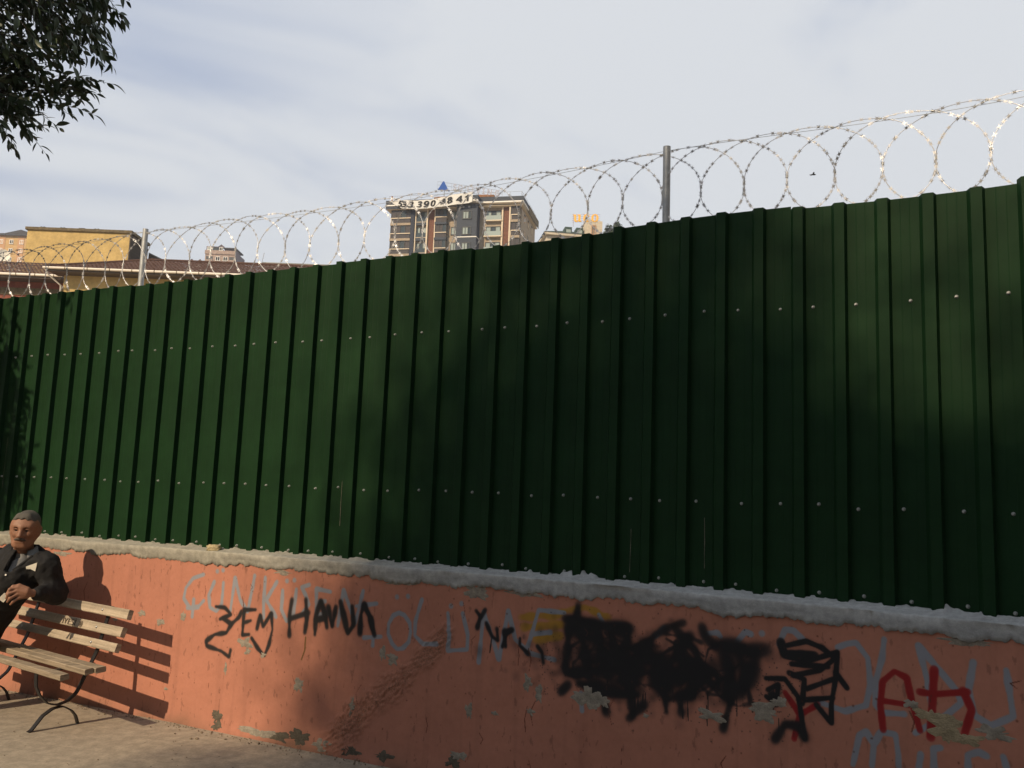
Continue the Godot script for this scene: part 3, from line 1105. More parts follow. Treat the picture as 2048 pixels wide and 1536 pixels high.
func build_far() -> void:
	apartment()
	hotel()
	# the long low building with a tiled hip roof, behind the fence at left
	var g := land(0, 46)
	var b := thing("yellow_house", "long low yellow house with a brown tiled hip roof and white gutter behind the fence", "house", w(-25.0, g, 46.0))
	var o := -b.position
	var ey := 12.97 - g
	fb("wall", b, 0.35, 14.0, 0.0, ey - 0.12, -7.0, -0.95, M.yellow_wall)
	fb("soffit", b, -0.1, 14.4, ey - 0.16, ey - 0.02, -1.2, -0.03, M.brown_metal)
	gutter("gutter", b, Vector3(-0.3, ey, 0.05), Vector3(14.5, ey, 0.05), 0.07, 1.15)
	tile_roof(b, Vector3(-0.2, ey + 0.06, 0), Vector3(3.7, ey + 1.66, -4.1), Vector3(14.4, ey + 1.66, -4.1), Vector3(14.4, ey + 0.06, 0), 0.22, 0.34)
	tile_roof(b, Vector3(-0.2, ey + 0.06, -8.2), Vector3(3.7, ey + 1.66, -4.1), Vector3(3.71, ey + 1.67, -4.08), Vector3(-0.2, ey + 0.06, 0), 0.22, 0.34)
	var st := mb()
	tube(st, [Vector3(-0.2, ey + 0.1, 0), Vector3(3.7, ey + 1.72, -4.1), Vector3(14.4, ey + 1.72, -4.1)], 0.085, 7)
	obj("ridge_tile", st, M.roof_tile, b)
	st = mb()
	tube(st, [Vector3(-0.2, ey - 0.02, 0.0), Vector3(-0.1, ey - 0.3, -0.1), Vector3(0.28, ey - 0.75, -0.85), Vector3(0.28, ey - 3.5, -0.87)], 0.05, 8)
	obj("downpipe", st, M.gutter, b)
	window(b, 1.95, 3.1, ey - 2.4, ey - 0.98, -0.93, 2, M.frame, [M.glass])
	window(b, 6.2, 7.4, ey - 2.4, ey - 0.98, -0.93, 2, M.frame, [M.glass])
	g = land(0, 48)
	b = thing("red_house", "low house with dark red walls, a tiled roof and white gutter at the far left", "house", w(-36.0, g, 48.0))
	ey = 13.02 - g
	fb("wall", b, 0.0, 10.6, 0.0, ey - 0.12, -7.0, -1.0, M.red_wall)
	fb("soffit", b, -0.3, 10.6, ey - 0.18, ey - 0.03, -1.2, -0.03, M.brown_metal)
	fb("wall_band", b, 0.0, 10.55, ey - 0.95, ey - 0.55, -1.0, -0.94, M.coping)
	gutter("gutter", b, Vector3(-0.3, ey, 0.05), Vector3(10.7, ey, 0.05), 0.075, 1.1)
	tile_roof(b, Vector3(-0.4, ey + 0.06, 0), Vector3(-0.4, ey + 1.75, -4.2), Vector3(10.6, ey + 1.75, -4.2), Vector3(10.6, ey + 0.06, 0), 0.22, 0.34)
	# satellite dish on that roof
	var d := thing("satellite_dish", "pale round satellite dish on the tiled roof at the left edge", "satellite dish", w(-30.62, 14.25, 51.2))
	st = mb()
	var ring := []
	st.set_smooth_group(1)
	var bas := Basis(Vector3.UP, 0.5) * Basis(Vector3.RIGHT, -0.25)
	for j in 5:
		var row := []
		for i in 24:
			var r := 0.36 * j / 4.0
			row.append(Vector3(0, 0.62, 0) + bas * Vector3(cos(TAU * i / 24) * r, sin(TAU * i / 24) * r * 1.1, r * r * 0.75))
		ring.append(row)
	for j in 4:
		for i in 24:
			var l := (i + 1) % 24
			for v in [ring[j][i], ring[j + 1][i], ring[j + 1][l], ring[j][i], ring[j + 1][l], ring[j][l]]:
				st.add_vertex(v)
	obj("reflector", st, M.dish, d, true)
	st = mb()
	tube(st, [Vector3(0, 0.62, -0.02), Vector3(0.02, 0.4, -0.12), Vector3(0.02, 0, -0.12)], 0.022, 6)
	obj("mast", st, M.rail, d)
	st = mb()
	tube(st, [Vector3(0, 0.62, 0) + bas * Vector3(0, -0.38, 0.09), Vector3(0, 0.62, 0) + bas * Vector3(0, -0.02, 0.42)], 0.012, 5)
	tube(st, [Vector3(0, 0.62, 0) + bas * Vector3(0, -0.02, 0.39), Vector3(0, 0.62, 0) + bas * Vector3(0, 0.0, 0.5)], 0.03, 7)
	obj("feed_arm", st, M.rail, d)
	# windowless yellow block
	g = land(0, 60)
	b = thing("yellow_block", "windowless yellow rendered block rising behind the tiled roofs", "building", w(-34.4, g, 60.0))
	fb("wall", b, 0.0, 7.2, 0.0, 19.12 - g, -3.0, 0.0, M.yellow_wall)
	fb("side_cladding", b, 7.2, 7.26, 0.0, 19.1 - g, -2.95, -0.02, M.brown_metal)
	fb("coping", b, -0.12, 7.36, 19.12 - g, 19.32 - g, -3.1, 0.12, M.coping)
	st = mb()
	for i in 26:
		bar(st, Vector3(7.28, (18.9 - g) / 2, -2.9 + i * 0.112), Vector3(0.04, 18.8 - g, 0.05))
	obj("cladding_rib", st, M.brown_metal, b)
	st = mb()
	for i in 9:
		bar(st, Vector3([0.9, 1.1, 2.3, 2.5, 3.6, 3.75, 3.9, 4.7, 4.9][i], 19.36 - g, -0.1), Vector3(0.13, 0.1, 0.14), Basis.IDENTITY, 0.02)
	obj("loose_block", st, M.dark_grey, b)
	# lower lean-to roof at its right
	b = thing("metal_shed", "dark ribbed metal shed roof sloping down beside the yellow block", "shed", w(-27.0, land(0, 62), 62.4))
	g = b.position.y
	st = mb()
	var e0 := Vector3(0.2, 18.4 - g, 0)
	var e1 := Vector3(3.6, 16.9 - g, 0)
	for i in 24:
		var z0 := -0.0 - i * 0.3
		quad(st, e0 + Vector3(0, 0, z0 - 0.3), e1 + Vector3(0, 0, z0 - 0.3), e1 + Vector3(0, 0.0, z0), e0 + Vector3(0, 0.0, z0))
		bar(st, (e0 + e1) / 2 + Vector3(0, 0.03, z0), Vector3(e0.distance_to(e1), 0.07, 0.06), Basis(Vector3.FORWARD, 0.4155))
	obj("ribbed_roof", st, M.grey_metal, b)
	st = mb()
	quad(st, e0 + Vector3(0, -0.02, 0), e1 + Vector3(0, -0.02, 0), Vector3(3.6, 0, 0), Vector3(0.2, 0, 0))
	obj("gable_wall", st, M.brown_metal, b)
	# grey concrete upstand between roofs
	var c := thing("roof_parapet", "dark grey concrete upstand wall between the tiled roof and the yellow block", "wall", w(-28.85, 13.6, 54.0))
	box("upstand", c, Vector3(3.55, 0.78, 1.0), Vector3(7.5, 1.3, 0.25), M.dark_grey, Basis(Vector3.UP, -0.33))
	box("capping", c, Vector3(3.55, 1.47, 1.0), Vector3(7.6, 0.08, 0.4), M.coping, Basis(Vector3.UP, -0.33))
	# peach apartment block at the left edge
	g = land(0, 220)
	b = thing("peach_apartments", "peach apartment block with white windows under a dark roof at the left edge", "building", w(-140.0, g, 220.0))
	var top := 64.3 - g
	fb("wall", b, 0.0, 16.5, 0.0, top, -10.0, 0.0, M.peach_wall)
	for x in [2.0, 6.9, 11.7]:
		fb("wall_panel", b, x, x + 1.6, top - 12.0, top - 0.1, 0.0, 0.06, M.peach_dark)
	for row in 5:
		for x in [4.6, 7.0, 9.6, 12.2, 14.2]:
			var y: float = top - 2.3 - row * 2.3
			window(b, x, x + 0.95, y, y + 1.15, 0.02, 2, M.frame, [M.curtain_glass, M.glass], 0.12)
	st = mb()
	quad(st, Vector3(5.0, top + 1.7, -4), Vector3(17.0, top + 0.6, -4), Vector3(17.0, top, 0.6), Vector3(-0.5, top, 0.6))
	quad(st, Vector3(-0.5, top - 0.2, 0.6), Vector3(-0.5, top, 0.6), Vector3(17.0, top, 0.6), Vector3(17.0, top - 0.2, 0.6))
	quad(st, Vector3(11.0, top + 2.2, -2), Vector3(17.2, top + 0.4, -2), Vector3(17.2, top + 0.05, -0.5), Vector3(5.5, top + 0.1, -0.5))
	obj("roof", st, M.dark_grey, b)
	# small pinkish apartment block
	g = land(0, 250)
	b = thing("pink_apartments", "small pinkish grey apartment block with roof terrace standing alone above the tiled roof", "building", w(-90.9, g, 250.0))
	top = 72.2 - g
	fb("wall", b, 0.0, 8.7, 0.0, top - 1.6, -9.0, 0.0, M.pink_grey)
	fb("side_wall", b, 8.7, 8.76, 0.0, top - 1.65, -9.0, -0.02, M.violet_grey)
	fb("terrace_band", b, -0.1, 8.8, top - 2.6, top - 1.5, 0.0, 0.25, M.pink_grey)
	fb("attic", b, 0.1, 3.9, top - 1.5, top - 0.2, -5.0, -0.3, M.violet_grey)
	fb("attic_roof", b, 5.2, 8.9, top - 0.9, top - 0.55, -7.0, 0.1, M.dark_grey)
	fb("attic_wall", b, 5.4, 8.6, top - 1.5, top - 0.9, -5.0, -0.6, M.violet_grey)
	st = mb()
	quad(st, Vector3(3.7, top - 0.4, 0.1), Vector3(4.55, top + 0.2, 0.1), Vector3(5.4, top - 0.4, 0.1), Vector3(4.55, top - 2.3, 0.1))
	tube(st, [Vector3(3.6, top - 0.5, 0.15), Vector3(4.55, top + 0.25, 0.15), Vector3(5.5, top - 0.5, 0.15)], 0.1, 5)
	obj("dormer", st, M.violet_grey, b)
	window(b, 4.0, 5.1, top - 1.6, top - 0.5, 0.12, 2, M.frame, [M.curtain_glass], 0.12)
	window(b, 0.4, 1.4, top - 1.4, top - 0.4, -0.25, 2, M.frame, [M.curtain_glass], 0.12)
	window(b, 1.9, 3.7, top - 1.4, top - 0.4, -0.25, 3, M.frame_dark, [M.glass], 0.1)
	for row in 3:
		var y := top - 4.6 - row * 2.75
		window(b, 3.1, 4.4, y, y + 1.3, 0.02, 2, M.frame, [M.curtain_glass, M.glass], 0.12)
		window(b, 5.3, 6.6, y, y + 1.3, 0.02, 2, M.frame, [M.glass, M.curtain_glass], 0.12)
		fb("balcony_opening", b, 0.3, 2.3, y - 0.1, y + 1.3, -0.02, 0.02, M.frame_dark)
		fb("balcony_rail", b, 0.2, 2.35, y - 0.7, y + 0.25, 0.02, 0.5, M.pink_grey)
		fb("balcony_opening", b, 7.0, 8.5, y - 0.1, y + 1.3, -0.02, 0.02, M.frame_dark)
		fb("balcony_rail", b, 6.95, 8.6, y - 0.7, y + 0.25, 0.02, 0.5, M.pink_grey)
	# white gables peeping over the ridge
	for i in 2:
		var x := -45.9 + i * 1.15
		b = thing("gabled_house", ["white gabled house front peeping over the tiled ridge, the left of the pair", "white gabled house front over the tiled ridge, the one nearer the pinkish apartments"][i], "house", w(x, land(0, 120), 120.0), "pair of white gables above the tiled ridge")
		top = 33.3 - b.position.y
		st = mb()
		quad(st, Vector3(0, top - 0.5, 0), Vector3(0.5, top, 0), Vector3(1.0, top - 0.5, 0), Vector3(0.5, top - 3, 0))
		bar(st, Vector3(0.5, (top - 0.5) / 2, -1.5), Vector3(0.98, top - 0.5, 2.9))
		obj("wall", st, M.white, b)
		st = mb()
		for sx in [-1, 1]:
			quad(st, Vector3(0.5, top + 0.06, 0.1), Vector3(0.5, top + 0.06, -3), Vector3(0.5 + 0.6 * sx, top - 0.55, -3), Vector3(0.5 + 0.6 * sx, top - 0.55, 0.1))
			tube(st, [Vector3(0.5, top + 0.04, 0.12), Vector3(0.5 + 0.6 * sx, top - 0.57, 0.12)], 0.06, 5)
		obj("roof", st, M.violet_grey, b)
	# grey metal roof to the right of them
	b = thing("grey_roofed_hall", "flat grey metal roof of a hall just showing above the fence top", "building", w(-23.7, land(0, 80), 80.0))
	top = 22.72 - b.position.y
	fb("wall", b, 0.1, 9.0, 0.0, top - 0.35, -8.0, -0.1, M.violet_grey)
	fb("roof_edge", b, 0.0, 9.2, top - 0.45, top, -8.2, 0.1, M.grey_metal)
	st = mb()
	tube(st, [Vector3(-0.2, top - 1.0, 0.0), Vector3(0.1, top + 0.9, 0.0)], 0.025, 5)
	obj("aerial", st, M.rail, b)

func apartment() -> void:
	var base := 22.0
	var b := thing("apartment_tower", "slate and beige apartment tower with brick strips, behind the phone number banner", "building", w(-23.13, base, 150.0))
	b.rotation.y = deg_to_rad(-12.5)
	var T := 53.0 - base
	fb("wall", b, 0.7, 24.0, 0.0, T - 1.5, -12.6, -0.6, M.beige)
	fb("side_wall", b, 24.0, 24.1, 0.0, T - 1.5, -12.6, -0.62, M.beige)
	fb("blue_bay", b, 13.1, 16.7, 0.0, T - 1.4, -0.6, 1.25, M.slate)
	fb("bay_side", b, 16.7, 16.76, 0.0, T - 1.4, -0.6, 1.23, M.navy)
	fb("pilaster", b, 4.5, 5.15, 0.0, T - 1.5, -0.6, 0.2, M.navy)
	# cornice: upper band, white line and soffit, stepping out round the bay
	for part in [[-0.1, 12.9, 0.75], [12.9, 16.95, 2.05], [16.95, 24.6, 0.75]]:
		fb("cornice", b, part[0], part[1], T - 0.80, T, -13.2, part[2], M.slate)
		fb("cornice_line", b, part[0] - 0.03, part[1] + 0.03, T - 1.02, T - 0.80, -13.2, part[2] + 0.05, M.white)
	fb("cornice_lower", b, -0.1, 4.6, T - 1.5, T - 1.02, -13.0, 0.7, M.slate)
	fb("soffit", b, 0.0, 24.5, T - 1.55, T - 1.5, -13.0, 0.6, M.beige_pale)
	for k in 5:
		var y := T - 1.6 - 2.78 * k   # top of the storey
		# left wing and small glazed balconies
		for bay in [[0.8, 4.45, 4, 0.1], [8.95, 11.0, 3, 0.1], [22.45, 23.95, 2, 0.1]]:
			var x0: float = bay[0]
			var x1: float = bay[1]
			var n: int = bay[2]
			fb("slab", b, x0 - 0.05, x1 + 0.05, y - 2.78, y - 2.36, -0.6, 0.28, M.beige if n != 3 else M.slate)
			window(b, x0, x1, y - 1.42, y - 0.02, 0.1, n, M.frame_dark, [M.balcony_glass, M.balcony_glass, M.glass], 0.05)
			fb("sill", b, x0 - 0.03, x1 + 0.05, y - 1.55, y - 1.42, -0.55, 0.3, M.beige_pale)
			fb("balcony_panel", b, x0 + 0.05, x1 - 0.05, y - 2.36, y - 1.55, 0.1, 0.14, M.balcony_glass)
			fb("balcony_jamb", b, x0 - 0.03, x0 + 0.06, y - 2.36, y - 1.55, 0.0, 0.22, M.beige_pale)
		# window column beside the pilaster
		fb("column_frame", b, 5.2, 5.4, y - 2.78, y, -0.6, 0.0, M.beige_pale)
		fb("column_frame", b, 7.3, 7.55, y - 2.78, y, -0.6, 0.0, M.beige_pale)
		window(b, 5.42, 7.28, y - 1.9, y - 0.25, -0.55, 3, M.frame_dark, [M.curtain_glass, M.glass, M.curtain_glass], 0.07)
		fb("balcony_panel", b, 5.4, 7.3, y - 2.2, y - 1.35, -0.2, -0.16, M.glass)
		fb("spandrel", b, 5.4, 7.3, y - 2.75, y - 2.2, -0.55, -0.1, M.slate)
		fb("spandrel_line", b, 5.35, 7.35, y - 2.24, y - 2.16, -0.5, -0.05, M.beige_pale)
		# beige wall with small windows
		window(b, 11.65, 12.95, y - 1.75, y - 0.35, -0.55, 2, M.frame_dark, [M.curtain_glass], 0.09)
		# bay window
		window(b, 14.2, 15.75, y - 2.35, y - 0.95, 1.28, 3, M.frame_dark, [M.curtain_glass, M.curtain_glass, M.glass], 0.08)
		if k % 2 == 1:
			fb("bay_line", b, 13.08, 16.78, y - 1.2 - 1.6, y - 1.05 - 1.6, -0.5, 1.3, M.white)
		# recessed flat with french windows behind a glass rail
		window(b, 17.9, 20.5, y - 2.05, y - 0.45, -0.55, 3, M.frame_dark, [M.curtain_glass, M.glass, M.curtain_glass], 0.09)
		fb("balcony_panel", b, 17.8, 20.7, y - 2.25, y - 1.45, 0.02, 0.06, M.curtain_glass)
		fb("slab", b, 17.7, 20.8, y - 2.42, y - 2.25, -0.6, 0.1, M.beige_pale)
		# side windows
		for z in [-3.2, -6.4, -9.6]:
			fb("side_window", b, 24.1, 24.14, y - 2.0, y - 0.5, z - 0.5, z + 0.5, M.glass)
	# brick strips, course by course
	for strip in [[7.6, 8.75], [21.0, 22.1]]:
		var st := mb()
		var y := T - 16.0
		while y < T - 1.6:
			bar(st, Vector3((strip[0] + strip[1]) / 2, y + 0.09, -0.47), Vector3(strip[1] - strip[0], 0.17, 0.3))
			y += 0.22
		var o := obj("brick_courses", st, M.brick, b)
		o.set_meta("kind", "stuff")
		fb("brick_backing", b, strip[0] + 0.01, strip[1] - 0.01, T - 16.0, T - 1.55, -0.6, -0.36, M.brick_joint)
	fb("strip_edge", b, 8.76, 8.92, T - 16.0, T - 1.55, -0.6, 0.05, M.beige_pale)
	fb("strip_edge", b, 22.12, 22.36, T - 16.0, T - 1.55, -0.6, 0.3, M.beige_pale)
	fb("strip_edge", b, 20.72, 20.98, T - 16.0, T - 1.55, -0.6, -0.1, M.beige_pale)
	for x in [14.1, 15.1]:
		fb("bay_vent", b, x, x + 0.32, T - 1.95, T - 1.62, 1.25, 1.29, M.rail)
	# roof house of brown wood
	var p := fb("roof_house", b, 8.4, 19.6, T, T + 0.75, -7.5, -2.6, M.roof_wood)
	fb("roof_slab", p, 7.9, 18.8, T + 0.95, T + 1.3, -8.0, -1.7, M.roof_wood)
	fb("roof_slab", p, 12.5, 17.6, T + 1.3, T + 1.55, -7.0, -2.2, M.roof_wood)
	fb("eave_board", p, 18.8, 21.6, T + 0.25, T + 0.85, -6.0, -2.0, M.orange_wood)
	for i in 12:
		fb("post", p, 8.3 + i * 0.95, 8.42 + i * 0.95, T, T + 0.97, -1.9, -1.78, M.beige_pale)
	# thin rail round the roof
	var st := mb()
	for q in [[Vector3(0.3, T + 0.95, 0.3), Vector3(24.2, T + 0.95, 0.3)], [Vector3(24.2, T + 0.95, 0.3), Vector3(24.2, T + 0.95, -12.8)], [Vector3(24.2, T + 0.5, 0.3), Vector3(24.2, T + 0.5, -12.8)]]:
		tube(st, q, 0.025, 5)
	for i in 13:
		tube(st, [Vector3(0.3 + i * 1.99, T, 0.3), Vector3(0.3 + i * 1.99, T + 0.95, 0.3)], 0.02, 4)
	for i in 7:
		tube(st, [Vector3(24.2, T, 0.3 - i * 2.1), Vector3(24.2, T + 0.95, 0.3 - i * 2.1)], 0.02, 4)
	obj("roof_rail", st, M.rail, b)
	fb("chimney_pipe", b, 0.75, 0.95, T, T + 0.95, 0.2, 0.4, M.roof_wood)
	# banner along the side roof edge
	fb("side_banner", b, 24.65, 24.72, T - 1.5, T - 0.1, -12.9, -4.0, M.coping)
	# banner with the phone number
	var ban := thing("phone_banner", "sagging white banner with a black phone number hung along the tower's cornice", "banner", b.position)
	ban.rotation = b.rotation
	st = mb()
	st.set_smooth_group(1)
	var topc := [[0.5, -0.12], [2.8, -0.16], [5.6, -0.42], [8.4, -0.45], [11.2, -0.16], [12.5, 0.18], [14.4, 0.26], [16.1, 0.5]]
	var lowc := [[0.5, -0.16], [2.4, -1.25], [3.2, -1.70], [6.9, -1.98], [10.3, -1.87], [14.3, -1.58], [15.2, -1.46], [16.05, -1.3]]
	var at := func(list, x):
		for i in list.size() - 1:
			if x <= list[i + 1][0]: return lerpf(list[i][1], list[i + 1][1], smoothstep(0.0, 1.0, (x - list[i][0]) / (list[i + 1][0] - list[i][0])) * 0.5 + 0.5 * (x - list[i][0]) / (list[i + 1][0] - list[i][0]))
		return list[-1][1]
	var face := func(x, t): return Vector3(x, T + lerpf(at.call(topc, x), at.call(lowc, x), t), lerpf(0.95, 2.22, clampf((x - 0.5) / 12.0, 0, 1)) + 0.07 * sin(x * 1.9 + t * 2.0) + 0.05 * sin(x * 5.0 - t * 3.0))
	var nx := 60
	for side in [0.0, -0.02]:
		for i in nx:
			for j in 5:
				var x0 := lerpf(0.5, 16.05, float(i) / nx)
				var x1 := lerpf(0.5, 16.05, float(i + 1) / nx)
				var q := [face.call(x0, j / 5.0), face.call(x1, j / 5.0), face.call(x1, (j + 1) / 5.0), face.call(x0, (j + 1) / 5.0)]
				for v in ([0, 1, 2, 0, 2, 3] if side == 0.0 else [0, 2, 1, 0, 3, 2]):
					st.add_vertex(q[v] + Vector3(0, 0, side))
	obj("cloth", st, M.banner, ban, true)
	var font := SystemFont.new()
	font.font_names = PackedStringArray(["Droid Sans"])
	font.font_weight = 700
	var text := "5333904841"
	var xs := [2.75, 3.55, 4.75, 6.45, 7.7, 8.95, 10.75, 12.05, 13.75, 15.1]
	for i in 10:
		var x: float = xs[i]
		var tm := TextMesh.new()
		tm.text = text[i]
		tm.font = font
		tm.font_size = 64
		tm.pixel_size = 0.0215
		tm.depth = 0.03
		var o := mi("digit", tm, M.black_print, ban)
		var p0: Vector3 = face.call(x - 0.4, 0.5)
		var p1: Vector3 = face.call(x + 0.4, 0.5)
		var ang := atan2(p1.y - p0.y, p1.x - p0.x)
		var yaw := -atan2(p1.z - p0.z, p1.x - p0.x)
		o.transform = Transform3D(Basis(Vector3.UP, yaw) * Basis(Vector3.BACK, ang) * Basis(Vector3(1.5, 0, 0), Vector3(0.22, 1.05, 0), Vector3.BACK), face.call(x, 0.52) + Vector3(0, 0, 0.13))
	# roof sign: blue triangle and pale letters on a frame
	var sg := thing("roof_sign", "faded roof sign with a blue triangle and pale letters on a thin frame", "sign", w(-14.1, 54.75, 147.2))
	sg.rotation.y = deg_to_rad(17.0)
	st = mb()
	for y in [0.1, 0.75, 1.35]:
		tube(st, [Vector3(-0.2, y, 0), Vector3(11.6, y, 0)], 0.025, 4)
	for i in 15:
		tube(st, [Vector3(-0.2 + i * 0.84, 0.1, 0), Vector3(-0.2 + i * 0.84, 1.35, 0)], 0.02, 4)
	for x in [1.1, 4.0, 7.2, 10.2]:
		tube(st, [Vector3(x, -1.7, -0.1), Vector3(x, 0.4, -0.05)], 0.06, 5)
	obj("frame", st, M.rail, sg)
	st = mb()
	var tr := [Vector3(0.0, 0.05, 0.1), Vector3(0.75, 1.5, 0.1), Vector3(0.95, 1.5, 0.1), Vector3(1.75, 0.05, 0.1)]
	quad(st, tr[0], tr[1], tr[2], tr[3])
	for i in 4:
		var p0: Vector3 = tr[i]
		var p1: Vector3 = tr[(i + 1) % 4]
		quad(st, p1, p0, p0 - Vector3(0, 0, 0.15), p1 - Vector3(0, 0, 0.15))
	obj("triangle", st, M.sign_blue, sg)
	fb("triangle_base", sg, -0.1, 2.0, -0.12, 0.04, -0.05, 0.18, M.sign_blue)
	text = "SOLIVING"
	var lx := [2.9, 3.9, 5.4, 6.1, 7.1, 8.1, 9.2, 10.6]
	for i in 8:
		var tm := TextMesh.new()
		tm.text = text[i]
		tm.font = font
		tm.font_size = 64
		tm.pixel_size = 0.022
		tm.depth = 0.12
		var o := mi("letter", tm, M.sign_pale, sg)
		o.position = Vector3(lx[i], 0.75, 0.08)

func hotel() -> void:
	var base := land(0, 180)
	var b := thing("green_roofed_building", "cream building with a green hipped roof and stair tower, right of the apartment tower", "building", w(5.7, base, 181.0))
	b.rotation.y = deg_to_rad(8.0)
	var T := 58.6 - base
	fb("wall", b, 0.6, 13.0, 0.0, T - 0.6, -10.0, -0.8, M.cream)
	fb("fascia", b, 0.0, 13.2, T - 0.55, T, -10.5, 0.0, M.cream)
	var st := mb()
	quad(st, Vector3(5.0, T + 2.0, -5.0), Vector3(12.0, T + 2.0, -5.0), Vector3(13.4, T, 0.15), Vector3(-0.1, T, 0.15))
	quad(st, Vector3(-0.1, T, -10.6), Vector3(5.0, T + 2.0, -5.0), Vector3(5.0, T + 2.0, -5.0), Vector3(-0.1, T, 0.15))
	quad(st, Vector3(-0.1, T, -10.6), Vector3(13.4, T, -10.6), Vector3(12.0, T + 2.0, -5.0), Vector3(5.0, T + 2.0, -5.0))
	obj("roof", st, M.green_roof, b)
	for x in [4.7, 7.2]:
		var d := fb("dormer", b, x, x + 1.5, T + 0.4, T + 1.9, -4.0, -1.6, M.green_roof)
		fb("dormer_pane", d, x + 0.25, x + 1.25, T + 0.6, T + 1.35, -1.6, -1.56, M.curtain_glass)
	# stair tower
	var t := fb("tower", b, 9.0, 12.35, 0.0, T + 3.0, -4.5, 0.6, M.cream)
	fb("tower_coping", t, 8.95, 10.0, T + 3.0, T + 3.25, -4.5, 0.62, M.cream)
	window(b, 9.95, 11.0, T - 0.2, T + 2.0, 0.62, 2, M.peach_dark, [M.glass, M.curtain_glass], 0.12)
	# amber letters behind the tower
	var sg := thing("letter_sign", "amber roof letters on thin rails beside the cream stair tower", "sign", w(11.5, 60.2, 178.0))
	sg.rotation.y = deg_to_rad(-8.0)
	st = mb()
	for y in [-0.3, 0.05, 0.5, 0.9, 1.3]:
		tube(st, [Vector3(-0.3, y, -0.1), Vector3(5.6, y, -0.1)], 0.02, 4)
	for x in [0.0, 2.2, 4.6]:
		tube(st, [Vector3(x, -1.3, -0.12), Vector3(x, 1.5, -0.12)], 0.035, 4)
	obj("rails", st, M.roof_wood, sg)
	var font := SystemFont.new()
	font.font_names = PackedStringArray(["Droid Serif"])
	font.font_weight = 700
	for i in 3:
		var tm := TextMesh.new()
		tm.text = "uco"[i]
		tm.font = font
		tm.font_size = 64
		tm.pixel_size = 0.045
		tm.depth = 0.25
		var o := mi("letter", tm, M.amber, sg)
		o.position = Vector3([0.85, 2.7, 4.5][i], 0.7, 0.05)

# ---------------------------------------------------------------- trees
func leaf_mesh(long: float, wide: float, droop: float, curl: float) -> ArrayMesh:
	var st := mb()
	st.set_smooth_group(1)
	var rows := []
	var n := 5
	for i in n + 1:
		var t := float(i) / n
		var hw := wide * 0.5 * pow(sin(PI * pow(t, 0.85)), 0.8) if i > 0 and i < n else 0.002
		var y := -droop * t * t * long
		rows.append([Vector3(-hw, y + hw * curl, -t * long), Vector3(0, y, -t * long), Vector3(hw, y + hw * curl, -t * long)])
	for i in n:
		for k in 2:
			for v in [rows[i][k], rows[i + 1][k], rows[i + 1][k + 1], rows[i][k], rows[i + 1][k + 1], rows[i][k + 1]]:
				st.add_vertex(v)
	st.index()
	st.generate_normals()
	return st.commit()

func in_frame(p: Vector3) -> bool:
	# whether the photograph's frame, a little widened, holds p
	var c := Transform3D(Basis(Vector3(0.99925, 0.03833, 0.00509), Vector3(-0.03866, 0.99054, 0.13164), Vector3(0.0, -0.13174, 0.99128)), Vector3(0, 1.55, 0)).affine_inverse() * p
	return c.z < -0.5 and absf(c.x / c.z) < 0.585 and absf(c.y / c.z) < 0.44

